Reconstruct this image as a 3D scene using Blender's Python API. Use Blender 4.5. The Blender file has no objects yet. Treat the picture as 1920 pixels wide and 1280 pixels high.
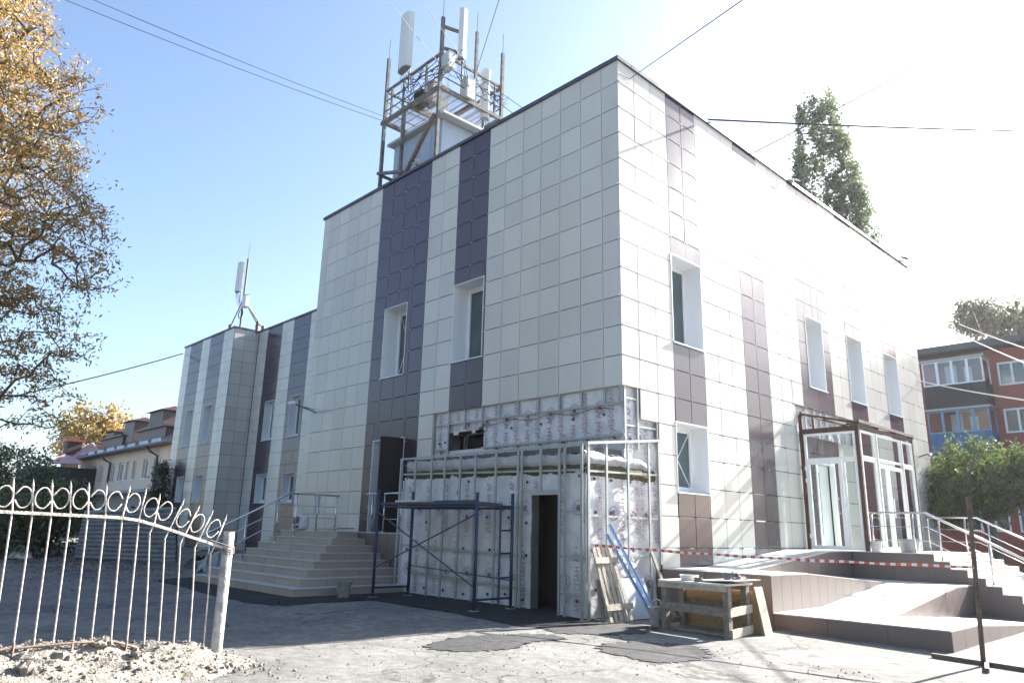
import bpy, math, random
import numpy as np
from mathutils import Vector
random.seed(7); rng = np.random.default_rng(11)
SC = bpy.context.scene
COL = SC.collection
O = 11.40            # heights below are written from the roof line (0); ground lies near -11.4

# ------------------------------------------------------------------ camera
cam = bpy.data.cameras.new('camera'); camo = bpy.data.objects.new('camera', cam); COL.objects.link(camo)
cam.sensor_width = 36.0; cam.lens = 1368.9 / 1920 * 36; cam.clip_end = 2000; cam.clip_start = 0.05
YAW, PITCH, ROLL = -0.8099, 0.2534, 0.0234
CAM = Vector((8.4613, -10.9973, -9.9491 + O))
_f = Vector((math.sin(YAW)*math.cos(PITCH), math.cos(YAW)*math.cos(PITCH), math.sin(PITCH)))
_r = Vector((math.cos(YAW), -math.sin(YAW), 0)); _u = _r.cross(_f)
_r2 = _r*math.cos(ROLL) + _u*math.sin(ROLL); _u2 = -_r*math.sin(ROLL) + _u*math.cos(ROLL)
from mathutils import Matrix
M4 = Matrix((_r2, _u2, -_f)).transposed().to_4x4(); M4.translation = CAM
camo.matrix_world = M4
SC.camera = camo
SC.render.resolution_x = 1024; SC.render.resolution_y = 682

# ------------------------------------------------------------------ light
SUN = Vector((0.102, 1.0, 0.525)).normalized()
w = bpy.data.worlds.new('World'); SC.world = w; w.use_nodes = True
nt = w.node_tree; bg = nt.nodes['Background']
sky = nt.nodes.new('ShaderNodeTexSky'); sky.sky_type = 'NISHITA'; sky.sun_disc = False
sky.sun_elevation = math.asin(SUN.z); sky.sun_rotation = math.atan2(SUN.x, SUN.y)
sky.air_density = 1.0; sky.dust_density = 1.9; sky.ozone_density = 2.2; sky.altitude = 100
nt.links.new(sky.outputs[0], bg.inputs[0]); bg.inputs[1].default_value = 0.065
sl = bpy.data.lights.new('sun', 'SUN'); sl.energy = 5.0; sl.angle = math.radians(0.5); sl.color = (1.0, 0.96, 0.90)
so = bpy.data.objects.new('sun', sl); COL.objects.link(so)
so.rotation_euler = SUN.to_track_quat('Z', 'Y').to_euler()
so.location = (20, 60, 40)
SC.view_settings.view_transform = 'Standard'; SC.view_settings.look = 'None'
SC.view_settings.exposure = 2.38; SC.view_settings.gamma = 1.0

# ------------------------------------------------------------------ materials
MATS = {}
def mat(name, col, rough=0.6, metal=0.0, var=0.0, scale=3.0, bump=0.0, bscale=40.0, col2=None, spec=0.5, island=0.0, coat=0.0, dirt=0.0):
    if name in MATS: return MATS[name]
    m = bpy.data.materials.new(name); m.use_nodes = True; n = m.node_tree; L = n.links
    p = n.nodes['Principled BSDF']; p.inputs['Roughness'].default_value = rough; p.inputs['Metallic'].default_value = metal
    p.inputs['Specular IOR Level'].default_value = spec
    if coat: p.inputs['Coat Weight'].default_value = coat; p.inputs['Coat Roughness'].default_value = 0.1
    c4 = (*col, 1)
    p.inputs['Base Color'].default_value = c4
    geo = n.nodes.new('ShaderNodeNewGeometry')
    out = None
    if var or col2:
        nz = n.nodes.new('ShaderNodeTexNoise'); nz.inputs['Scale'].default_value = scale; nz.inputs['Detail'].default_value = 6; nz.inputs['Roughness'].default_value = 0.65
        L.new(geo.outputs['Position'], nz.inputs['Vector'])
        r = n.nodes.new('ShaderNodeValToRGB')
        r.color_ramp.elements[0].position = 0.32; r.color_ramp.elements[1].position = 0.68
        if col2:
            a, b = col, col2
        else:
            a = tuple(max(0, c*(1-var)) for c in col); b = tuple(min(1, c*(1+var)) for c in col)
        r.color_ramp.elements[0].color = (*a, 1); r.color_ramp.elements[1].color = (*b, 1)
        L.new(nz.outputs['Fac'], r.inputs['Fac']); out = r.outputs['Color']
        rr = n.nodes.new('ShaderNodeMapRange'); rr.inputs['To Min'].default_value = max(0.02, rough-0.07); rr.inputs['To Max'].default_value = min(1, rough+0.07)
        L.new(nz.outputs['Fac'], rr.inputs['Value']); L.new(rr.outputs[0], p.inputs['Roughness'])
    if island:
        h = n.nodes.new('ShaderNodeHueSaturation'); 
        ob = n.nodes.new('ShaderNodeObjectInfo'); ad = n.nodes.new('ShaderNodeMath'); ad.operation = 'ADD'
        fr = n.nodes.new('ShaderNodeMath'); fr.operation = 'FRACT'
        L.new(geo.outputs['Random Per Island'], ad.inputs[0]); L.new(ob.outputs['Random'], ad.inputs[1]); L.new(ad.outputs[0], fr.inputs[0])
        mr = n.nodes.new('ShaderNodeMapRange'); mr.inputs['To Min'].default_value = 1-island; mr.inputs['To Max'].default_value = 1+island
        L.new(fr.outputs[0], mr.inputs['Value']); L.new(mr.outputs[0], h.inputs['Value'])
        if out: L.new(out, h.inputs['Color'])
        else: h.inputs['Color'].default_value = c4
        out = h.outputs['Color']
    if out: L.new(out, p.inputs['Base Color'])
    if bump:
        nb = n.nodes.new('ShaderNodeTexNoise'); nb.inputs['Scale'].default_value = bscale; nb.inputs['Detail'].default_value = 5
        L.new(geo.outputs['Position'], nb.inputs['Vector'])
        b = n.nodes.new('ShaderNodeBump'); b.inputs['Strength'].default_value = bump; b.inputs['Distance'].default_value = 0.02
        L.new(nb.outputs['Fac'], b.inputs['Height']); L.new(b.outputs['Normal'], p.inputs['Normal'])
    MATS[name] = m
    return m

def leaf_mat(name, cols, trans=0.35):
    m = bpy.data.materials.new(name); m.use_nodes = True; n = m.node_tree; L = n.links
    n.nodes.remove(n.nodes['Principled BSDF']); out = n.nodes['Material Output']
    geo = n.nodes.new('ShaderNodeNewGeometry'); r = n.nodes.new('ShaderNodeValToRGB')
    r.color_ramp.interpolation = 'LINEAR'
    while len(r.color_ramp.elements) < len(cols): r.color_ramp.elements.new(0.5)
    for i, c in enumerate(cols):
        r.color_ramp.elements[i].position = i/(len(cols)-1); r.color_ramp.elements[i].color = (*c, 1)
    L.new(geo.outputs['Random Per Island'], r.inputs['Fac'])
    d = n.nodes.new('ShaderNodeBsdfDiffuse'); t = n.nodes.new('ShaderNodeBsdfTranslucent'); g = n.nodes.new('ShaderNodeBsdfGlossy')
    g.inputs['Roughness'].default_value = 0.45; g.inputs['Color'].default_value = (1, 1, 1, 1)
    L.new(r.outputs[0], d.inputs[0]); L.new(r.outputs[0], t.inputs[0])
    a = n.nodes.new('ShaderNodeMixShader'); a.inputs[0].default_value = trans
    L.new(d.outputs[0], a.inputs[1]); L.new(t.outputs[0], a.inputs[2])
    b = n.nodes.new('ShaderNodeMixShader'); b.inputs[0].default_value = 0.06
    L.new(a.outputs[0], b.inputs[1]); L.new(g.outputs[0], b.inputs[2]); L.new(b.outputs[0], out.inputs[0])
    return m

def glass_mat(name, tint=(0.9, 0.95, 0.95)):
    m = bpy.data.materials.new(name); m.use_nodes = True; n = m.node_tree; L = n.links
    n.nodes.remove(n.nodes['Principled BSDF']); out = n.nodes['Material Output']
    t = n.nodes.new('ShaderNodeBsdfTransparent'); t.inputs[0].default_value = (*tint, 1)
    g = n.nodes.new('ShaderNodeBsdfGlossy'); g.inputs['Roughness'].default_value = 0.02
    fr = n.nodes.new('ShaderNodeFresnel'); fr.inputs['IOR'].default_value = 1.6
    ad = n.nodes.new('ShaderNodeMath'); ad.operation = 'MULTIPLY_ADD'; ad.inputs[1].default_value = 1.3; ad.inputs[2].default_value = 0.04
    L.new(fr.outputs[0], ad.inputs[0])
    gg = n.nodes.new('ShaderNodeNewGeometry'); iv = n.nodes.new('ShaderNodeMath'); iv.operation = 'SUBTRACT'; iv.inputs[0].default_value = 1.0
    L.new(gg.outputs['Backfacing'], iv.inputs[1]); mf = n.nodes.new('ShaderNodeMath'); mf.operation = 'MULTIPLY'
    L.new(ad.outputs[0], mf.inputs[0]); L.new(iv.outputs[0], mf.inputs[1])
    x = n.nodes.new('ShaderNodeMixShader'); L.new(mf.outputs[0], x.inputs[0]); L.new(t.outputs[0], x.inputs[1]); L.new(g.outputs[0], x.inputs[2])
    L.new(x.outputs[0], out.inputs[0])
    return m

def asphalt_mat(name, c1, c2, crack=0.5, grain=0.5):
    m = bpy.data.materials.new(name); m.use_nodes = True; n = m.node_tree; L = n.links
    p = n.nodes['Principled BSDF']; p.inputs['Roughness'].default_value = 0.9; p.inputs['Specular IOR Level'].default_value = 0.25
    geo = n.nodes.new('ShaderNodeNewGeometry')
    n1 = n.nodes.new('ShaderNodeTexNoise'); n1.inputs['Scale'].default_value = 0.7; n1.inputs['Detail'].default_value = 9; n1.inputs['Roughness'].default_value = 0.7
    n2 = n.nodes.new('ShaderNodeTexNoise'); n2.inputs['Scale'].default_value = 55; n2.inputs['Detail'].default_value = 4; n2.inputs['Roughness'].default_value = 0.8
    L.new(geo.outputs['Position'], n1.inputs['Vector']); L.new(geo.outputs['Position'], n2.inputs['Vector'])
    r = n.nodes.new('ShaderNodeValToRGB'); r.color_ramp.elements[0].position = 0.33; r.color_ramp.elements[1].position = 0.7
    r.color_ramp.elements[0].color = (*c1, 1); r.color_ramp.elements[1].color = (*c2, 1)
    L.new(n1.outputs['Fac'], r.inputs['Fac'])
    g = n.nodes.new('ShaderNodeMapRange'); g.inputs['From Min'].default_value = 0.3; g.inputs['From Max'].default_value = 0.7
    g.inputs['To Min'].default_value = 1-grain*0.6; g.inputs['To Max'].default_value = 1+grain*0.4
    L.new(n2.outputs['Fac'], g.inputs['Value'])
    mul = n.nodes.new('ShaderNodeMix'); mul.data_type = 'RGBA'; mul.blend_type = 'MULTIPLY'; mul.inputs['Factor'].default_value = 1
    L.new(r.outputs[0], mul.inputs['A']); L.new(g.outputs[0], mul.inputs['B'])
    col = mul.outputs['Result']
    n3 = n.nodes.new('ShaderNodeTexNoise'); n3.inputs['Scale'].default_value = 7; n3.inputs['Detail'].default_value = 8; n3.inputs['Roughness'].default_value = 0.75
    L.new(geo.outputs['Position'], n3.inputs['Vector'])
    g3 = n.nodes.new('ShaderNodeMapRange'); g3.inputs['From Min'].default_value = 0.36; g3.inputs['From Max'].default_value = 0.62; g3.inputs['To Min'].default_value = 0.66; g3.inputs['To Max'].default_value = 1.12
    L.new(n3.outputs['Fac'], g3.inputs['Value'])
    mu3 = n.nodes.new('ShaderNodeMix'); mu3.data_type = 'RGBA'; mu3.blend_type = 'MULTIPLY'; mu3.inputs['Factor'].default_value = 1
    L.new(col, mu3.inputs['A']); L.new(g3.outputs[0], mu3.inputs['B']); col = mu3.outputs['Result']
    if crack:
        nd = n.nodes.new('ShaderNodeTexNoise'); nd.inputs['Scale'].default_value = 1.6; nd.inputs['Detail'].default_value = 5
        L.new(geo.outputs['Position'], nd.inputs['Vector'])
        mx = n.nodes.new('ShaderNodeMix'); mx.data_type = 'VECTOR'; mx.inputs['Factor'].default_value = 0.5
        L.new(geo.outputs['Position'], mx.inputs['A']); L.new(nd.outputs['Color'], mx.inputs['B'])
        v = n.nodes.new('ShaderNodeTexVoronoi'); v.feature = 'DISTANCE_TO_EDGE'; v.inputs['Scale'].default_value = 0.9
        L.new(mx.outputs['Result'], v.inputs['Vector'])
        cr = n.nodes.new('ShaderNodeMapRange'); cr.inputs['From Min'].default_value = 0.0; cr.inputs['From Max'].default_value = 0.016
        cr.inputs['To Min'].default_value = 1-crack; cr.inputs['To Max'].default_value = 1
        L.new(v.outputs['Distance'], cr.inputs['Value'])
        # cracks only here and there
        nm = n.nodes.new('ShaderNodeTexNoise'); nm.inputs['Scale'].default_value = 0.45; L.new(geo.outputs['Position'], nm.inputs['Vector'])
        ms = n.nodes.new('ShaderNodeMapRange'); ms.inputs['From Min'].default_value = 0.43; ms.inputs['From Max'].default_value = 0.52
        ms.inputs['To Min'].default_value = 1; ms.inputs['To Max'].default_value = 0
        L.new(nm.outputs['Fac'], ms.inputs['Value'])
        mxx = n.nodes.new('ShaderNodeMath'); mxx.operation = 'MAXIMUM'; L.new(cr.outputs[0], mxx.inputs[0]); L.new(ms.outputs[0], mxx.inputs[1])
        m2 = n.nodes.new('ShaderNodeMix'); m2.data_type = 'RGBA'; m2.blend_type = 'MULTIPLY'; m2.inputs['Factor'].default_value = 1
        L.new(col, m2.inputs['A']); L.new(mxx.outputs[0], m2.inputs['B']); col = m2.outputs['Result']
    L.new(col, p.inputs['Base Color'])
    b = n.nodes.new('ShaderNodeBump'); b.inputs['Strength'].default_value = 0.9; b.inputs['Distance'].default_value = 0.02
    L.new(n2.outputs['Fac'], b.inputs['Height']); L.new(b.outputs['Normal'], p.inputs['Normal'])
    MATS[name] = m
    return m

def tile_mat(name, c, rough, spec, streak=0.05, rv=0.05):
    """glazed cladding tile: slight tone change tile by tile, faint dusty film"""
    m = bpy.data.materials.new(name); m.use_nodes = True; n = m.node_tree; L = n.links
    p = n.nodes['Principled BSDF']; p.inputs['Specular IOR Level'].default_value = spec
    geo = n.nodes.new('ShaderNodeNewGeometry'); ob = n.nodes.new('ShaderNodeObjectInfo')
    ad = n.nodes.new('ShaderNodeMath'); ad.operation = 'ADD'; fr = n.nodes.new('ShaderNodeMath'); fr.operation = 'FRACT'
    L.new(geo.outputs['Random Per Island'], ad.inputs[0]); L.new(ob.outputs['Random'], ad.inputs[1]); L.new(ad.outputs[0], fr.inputs[0])
    nz = n.nodes.new('ShaderNodeTexNoise'); nz.inputs['Scale'].default_value = 1.3; nz.inputs['Detail'].default_value = 7; nz.inputs['Roughness'].default_value = 0.7
    mp = n.nodes.new('ShaderNodeMapping'); mp.inputs['Scale'].default_value = (1, 1, 0.35)
    L.new(geo.outputs['Position'], mp.inputs['Vector']); L.new(mp.outputs[0], nz.inputs['Vector'])
    mr = n.nodes.new('ShaderNodeMapRange'); mr.inputs['To Min'].default_value = 0.93; mr.inputs['To Max'].default_value = 1.06
    L.new(fr.outputs[0], mr.inputs['Value'])
    m1 = n.nodes.new('ShaderNodeMapRange'); m1.inputs['From Min'].default_value = 0.3; m1.inputs['From Max'].default_value = 0.7
    m1.inputs['To Min'].default_value = 1-streak; m1.inputs['To Max'].default_value = 1+streak
    L.new(nz.outputs['Fac'], m1.inputs['Value'])
    mu = n.nodes.new('ShaderNodeMath'); mu.operation = 'MULTIPLY'; L.new(mr.outputs[0], mu.inputs[0]); L.new(m1.outputs[0], mu.inputs[1])
    h = n.nodes.new('ShaderNodeHueSaturation'); h.inputs['Color'].default_value = (*c, 1); L.new(mu.outputs[0], h.inputs['Value'])
    L.new(h.outputs[0], p.inputs['Base Color'])
    rr = n.nodes.new('ShaderNodeMapRange'); rr.inputs['From Min'].default_value = 0.3; rr.inputs['From Max'].default_value = 0.7
    rr.inputs['To Min'].default_value = rough-rv; rr.inputs['To Max'].default_value = rough+rv
    L.new(nz.outputs['Fac'], rr.inputs['Value']); L.new(rr.outputs[0], p.inputs['Roughness'])
    MATS[name] = m
    return m

TL = tile_mat('tile_light', (0.56, 0.54, 0.495), 0.22, 0.38, rv=0.03)
TD = tile_mat('tile_dark', (0.054, 0.032, 0.050), 0.215, 0.66, rv=0.015)
STEP_T = tile_mat('stair_tile', (0.36, 0.30, 0.25), 0.45, 0.45)
TREAD = mat('tread', (0.46, 0.43, 0.40), 0.5, var=0.1, scale=6)
PLINTH = tile_mat('plinth_tile', (0.125, 0.092, 0.086), 0.42, 0.8, 0.2)
RAMPTOP = mat('ramp_top', (0.55, 0.52, 0.48), 0.6, var=0.08, scale=5)
RAMPSTEP = mat('ramp_step', (0.46, 0.42, 0.38), 0.5, var=0.10, scale=6)
WALLB = mat('backing', (0.13, 0.125, 0.12), 0.9, var=0.2)
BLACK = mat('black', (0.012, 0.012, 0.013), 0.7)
COPE = mat('coping', (0.045, 0.05, 0.07), 0.4, spec=0.5)
ROOFM = mat('roofing', (0.10, 0.10, 0.10), 0.9)
WHITE = mat('white_metal', (0.74, 0.76, 0.78), 0.4)
PVC = mat('pvc', (0.78, 0.79, 0.79), 0.3, var=0.03)
GLASS = mat('window_glass', (0.055, 0.085, 0.095), 0.05, spec=0.8, var=0.35, scale=0.8)
CLEAR = glass_mat('clear_glass')
MEMB = mat('membrane', (0.60, 0.59, 0.60), 0.45, var=0.16, scale=4, bump=1.0, bscale=5)
MEMB_HI = mat('membrane_wrap', (0.41, 0.405, 0.405), 0.65, var=0.12, scale=7, bump=0.8, bscale=14)
WOOL = mat('mineral_wool', (0.10, 0.083, 0.038), 0.95, var=0.5, scale=30, bump=1.0, bscale=60)
REDP = mat('print_red', (0.40, 0.25, 0.27), 0.6)
DARKP = mat('print_dark', (0.27, 0.19, 0.25), 0.6)
CAP = mat('dowel', (0.025, 0.025, 0.03), 0.5)
GALV = mat('galvanised', (0.33, 0.355, 0.35), 0.42, metal=0.5, var=0.12, scale=12)
RUST = mat('rusty_steel', (0.11, 0.065, 0.045), 0.75, col2=(0.22, 0.17, 0.14), scale=9, bump=0.4)
OLDST = mat('old_steel', (0.06, 0.048, 0.04), 0.7, col2=(0.21, 0.20, 0.19), scale=6, bump=0.3)
BROWNST = mat('brown_steel', (0.045, 0.026, 0.022), 0.6, col2=(0.10, 0.05, 0.038), scale=14, bump=0.3)
BLUEP = mat('blue_paint', (0.011, 0.024, 0.072), 0.5, col2=(0.024, 0.04, 0.09), scale=10)
STEEL = mat('stainless', (0.60, 0.60, 0.60), 0.22, metal=1.0)
DECKW = mat('deck_wood', (0.055, 0.045, 0.04), 0.9, col2=(0.12, 0.10, 0.085), scale=8, bump=0.5)
WOODG = mat('grey_wood', (0.14, 0.115, 0.09), 0.85, col2=(0.29, 0.25, 0.205), scale=11, bump=0.6, bscale=60)
WOODP = mat('pallet_wood', (0.30, 0.26, 0.20), 0.85, col2=(0.52, 0.46, 0.37), scale=10, bump=0.7, bscale=50)
OSB = mat('osb', (0.24, 0.14, 0.06), 0.8, col2=(0.46, 0.31, 0.16), scale=38)
CHIP = mat('board_pale', (0.62, 0.58, 0.52), 0.6, var=0.08)
FOAM = mat('foam_board', (0.44, 0.48, 0.54), 0.75, var=0.15, scale=30)
BLUERAIL = mat('blue_rail', (0.28, 0.42, 0.62), 0.35, metal=0.3)
FENCEP = mat('fence_paint', (0.58, 0.565, 0.535), 0.6, col2=(0.33, 0.26, 0.21), scale=17, bump=0.5)
POSTC = mat('post_concrete', (0.24, 0.23, 0.21), 0.75, col2=(0.48, 0.47, 0.45), scale=9, bump=0.6)
SOIL = mat('soil', (0.165, 0.145, 0.12), 0.95, col2=(0.275, 0.25, 0.215), scale=7, bump=1.0, bscale=45)
CONCB = mat('bucket_cement', (0.30, 0.28, 0.26), 0.85, var=0.35, scale=18)
GREYPL = mat('grey_plastic', (0.30, 0.32, 0.33), 0.5, var=0.1)
WHPL = mat('white_plastic', (0.66, 0.64, 0.60), 0.5, var=0.12, scale=12)
CLOTH = mat('dark_cloth', (0.05, 0.05, 0.055), 0.9, col2=(0.25, 0.24, 0.24), scale=22)
ANT = mat('antenna_white', (0.62, 0.63, 0.64), 0.5)
HUTM = mat('hut_metal', (0.36, 0.41, 0.47), 0.45, var=0.08, metal=0.2)
CABLE = mat('cable', (0.02, 0.02, 0.022), 0.7)
CABLEW = mat('cable_pale', (0.75, 0.74, 0.72), 0.5)
BARK = mat('bark', (0.075, 0.06, 0.05), 0.9, col2=(0.16, 0.135, 0.115), scale=12, bump=0.7)
ASPH = asphalt_mat('asphalt', (0.165, 0.16, 0.15), (0.31, 0.30, 0.28), 0.6, 0.9)
ASPHN = asphalt_mat('asphalt_new', (0.03, 0.03, 0.031), (0.055, 0.055, 0.056), 0.0, 0.9)
ASPHP = asphalt_mat('asphalt_patch', (0.055, 0.055, 0.056), (0.105, 0.105, 0.104), 0.0, 1.0)
CREAM = mat('house_render', (0.68, 0.56, 0.46), 0.85, var=0.08, scale=0.6)
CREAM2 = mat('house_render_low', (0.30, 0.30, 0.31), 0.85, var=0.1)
ROOFD = mat('roof_dark', (0.075, 0.055, 0.055), 0.5, var=0.2)
ROOFR = mat('roof_red', (0.26, 0.045, 0.05), 0.45, var=0.15)
CHIMM = mat('chimney_sheet', (0.10, 0.07, 0.07), 0.5)
CHIMW = mat('chimney_pale', (0.35, 0.33, 0.33), 0.5)
REDW = mat('red_render', (0.30, 0.095, 0.075), 0.9, var=0.12, scale=1.2)
BALD = mat('balcony_dark', (0.045, 0.04, 0.04), 0.7, var=0.2)
BALB = mat('balcony_blue', (0.05, 0.14, 0.29), 0.6, var=0.1)
BALG = mat('balcony_green', (0.05, 0.16, 0.14), 0.6, var=0.1)
CORR = mat('corrugated', (0.27, 0.29, 0.31), 0.5, metal=0.3, var=0.22, scale=4)
CURT = mat('curtain', (0.55, 0.55, 0.58), 0.8, var=0.1)

# ------------------------------------------------------------------ mesh helpers
WL = {}
def thing(name, label, cat, loc, group=None):
    o = bpy.data.objects.new(name, None); COL.objects.link(o)
    o.empty_display_size = 0.2
    o.location = (loc[0], loc[1], loc[2]+O); WL[o.name] = Vector(o.location)
    o['label'] = label; o['category'] = cat
    if group: o['group'] = group
    return o
def tag(o, label=None, cat=None, group=None, kind=None):
    if label: o['label'] = label
    if cat: o['category'] = cat
    if group: o['group'] = group
    if kind: o['kind'] = kind
    return o

class MB:
    def __init__(s): s.v = []; s.f = []; s.mi = []
    def add(s, vs, fs, mi=0):
        b = len(s.v); s.v.extend([tuple(map(float, q)) for q in vs]); s.f.extend([tuple(i+b for i in q) for q in fs]); s.mi.extend([mi]*len(fs))
        return s
    def box(s, x0, x1, y0, y1, z0, z1, mi=0):
        return s.add([(x0,y0,z0),(x1,y0,z0),(x1,y1,z0),(x0,y1,z0),(x0,y0,z1),(x1,y0,z1),(x1,y1,z1),(x0,y1,z1)],
              [(0,3,2,1),(4,5,6,7),(0,1,5,4),(1,2,6,5),(2,3,7,6),(3,0,4,7)], mi)
    def beam(s, p, q, w, h=None, up=(0,0,1), mi=0):
        h = w if h is None else h
        p = Vector(p); q = Vector(q); d = (q-p).normalized(); u = Vector(up)
        if abs(d.dot(u)) > 0.95: u = Vector((0,1,0))
        a = d.cross(u).normalized()*(w/2); b = a.cross(d).normalized()*(h/2)
        vs = [p-a-b, p+a-b, p+a+b, p-a+b, q-a-b, q+a-b, q+a+b, q-a+b]
        return s.add(vs, [(0,1,2,3),(7,6,5,4),(0,4,5,1),(1,5,6,2),(2,6,7,3),(3,7,4,0)], mi)
    def tube(s, pts, r, n=8, cap=True, mi=0):
        pts = [Vector(p) for p in pts]; m = len(pts)
        rs = r if isinstance(r, (list, tuple)) else [r]*m
        ref = None; vs = []
        for i, p in enumerate(pts):
            d = (pts[min(i+1, m-1)] - pts[max(i-1, 0)]).normalized()
            if ref is None:
                ref = Vector((0,0,1)) if abs(d.z) < 0.9 else Vector((1,0,0))
            a = d.cross(ref)
            if a.length < 1e-4: a = d.cross(Vector((0.3,1,0.2)))
            a.normalize(); b = a.cross(d).normalized(); ref = b
            for k in range(n):
                t = 2*math.pi*k/n; vs.append(p + a*(rs[i]*math.cos(t)) + b*(rs[i]*math.sin(t)))
        fs = []
        for i in range(m-1):
            for k in range(n):
                k2 = (k+1) % n; fs.append((i*n+k, (i+1)*n+k, (i+1)*n+k2, i*n+k2))
        if cap: fs.append(tuple(range(n))); fs.append(tuple((m-1)*n + k for k in reversed(range(n))))
        return s.add(vs, fs, mi)
    def quad(s, a, b, c, d, mi=0): return s.add([a,b,c,d], [(0,1,2,3)], mi)
    def prism(s, poly, ext, mi=0):
        ext = Vector(ext); n = len(poly); a = [Vector(p) for p in poly]; b = [p+ext for p in a]
        fs = [tuple(range(n)), tuple(n+i for i in reversed(range(n)))] + [(i, n+i, n+(i+1) % n, (i+1) % n) for i in range(n)]
        return s.add(a+b, fs, mi)
    def lathe(s, c, prof, n=16, mi=0):
        c = Vector(c); vs = []; fs = []
        for r, z in prof:
            for k in range(n):
                t = 2*math.pi*k/n; vs.append(c + Vector((r*math.cos(t), r*math.sin(t), z)))
        for i in range(len(prof)-1):
            for k in range(n):
                fs.append((i*n+k, i*n+(k+1) % n, (i+1)*n+(k+1) % n, (i+1)*n+k))
        return s.add(vs, fs, mi)
    def build(s, name, m, parent=None, smooth=False, org=None, kind=None, label=None):
        pl = WL[parent.name] if parent is not None else Vector((0,0,0))
        if org is not None: o3 = Vector((org[0], org[1], org[2]+O))
        elif parent is not None: o3 = pl.copy()
        else: o3 = Vector((0,0,0))
        me = bpy.data.meshes.new(name)
        sh = Vector((0,0,O)) - o3
        me.from_pydata([(a+sh.x, b+sh.y, c+sh.z) for a, b, c in s.v], [], s.f)
        ms = m if isinstance(m, (list, tuple)) else [m]
        for q in ms: me.materials.append(q)
        if len(ms) > 1:
            me.polygons.foreach_set('material_index', s.mi)
        if smooth: me.polygons.foreach_set('use_smooth', [True]*len(me.polygons))
        me.update()
        o = bpy.data.objects.new(name, me); COL.objects.link(o)
        o.location = o3 - pl
        if parent is not None: o.parent = parent
        WL[o.name] = o3
        if kind: o['kind'] = kind
        if label: o['label'] = label
        return o

def project(p):
    d = Vector(p) + Vector((0,0,O)) - CAM; wv = d.dot(_f)
    return (960 + 1368.9*d.dot(_r2)/wv, 640 - 1368.9*d.dot(_u2)/wv, wv)

def noise2(x, y, s=0):
    return (math.sin(x*1.7+s)*math.cos(y*2.3-s*1.3) + math.sin(x*4.1-y*3.3+s*2)*0.5 + math.sin(x*9.7+y*7.9+s)*0.25)/1.75

# planes: A faces -y (u = x), B faces +x (u = y); w = outward
class Plane:
    def __init__(s, kind, at): s.k = kind; s.at = at
    def P(s, u, v, w=0.0):
        return (u, s.at - w, v) if s.k == 'A' else (s.at + w, u, v)
    def box(s, mb, u0, u1, v0, v1, w0, w1, mi=0):
        if s.k == 'A': mb.box(u0, u1, s.at-w1, s.at-w0, v0, v1, mi)
        else: mb.box(s.at+w0, s.at+w1, u0, u1, v0, v1, mi)
PA = Plane('A', 0.0); PB = Plane('B', 0.0); PW1 = Plane('A', 3.8); PW2 = Plane('A', 5.15); PWS = Plane('B', -27.94)

def subtract(rects, hole):
    out = []; a0, a1, b0, b1 = hole
    for (u0, u1, v0, v1) in rects:
        if a1 <= u0 or a0 >= u1 or b1 <= v0 or b0 >= v1: out.append((u0, u1, v0, v1)); continue
        c0, c1 = max(u0, a0), min(u1, a1)
        if u0 < c0: out.append((u0, c0, v0, v1))
        if c1 < u1: out.append((c1, u1, v0, v1))
        if v0 < b0: out.append((c0, c1, v0, b0))
        if b1 < v1: out.append((c0, c1, b1, v1))
    return out

# ------------------------------------------------------------------ ground
def ss(t): t = max(0.0, min(1.0, t)); return t*t*(3-2*t)
def gz(x, y):
    z = -11.40 - 0.06*ss((x-1)/4) + 0.085*ss((-x+0.3)/2)*ss((y+5.5)/2)
    z += 0.010*min(40, max(0, -x-11))
    z += 0.006*noise2(x*0.6, y*0.6)
    return z
def axis(lo, hi, c0, c1, st):
    a = list(np.arange(c0, c1+1e-6, st)); s = st*1.5; x = c0
    left = []
    while x > lo: x -= s; s *= 1.25; left.append(x)
    s = st*1.5; x = c1; right = []
    while x < hi: x += s; s *= 1.25; right.append(x)
    return left[::-1] + a + right
xs = axis(-400, 400, -12, 8, 0.2); ys = axis(-150, 500, -11.5, 6, 0.2)
mb = MB(); nx = len(xs)
mb.v = [(x, y, gz(x, y)) for y in ys for x in xs]
mb.f = [(j*nx+i, j*nx+i+1, (j+1)*nx+i+1, (j+1)*nx+i) for j in range(len(ys)-1) for i in range(nx-1)]; mb.mi = [0]*len(mb.f)
tag(mb.build('ground', ASPH, smooth=True), kind='structure')

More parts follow.
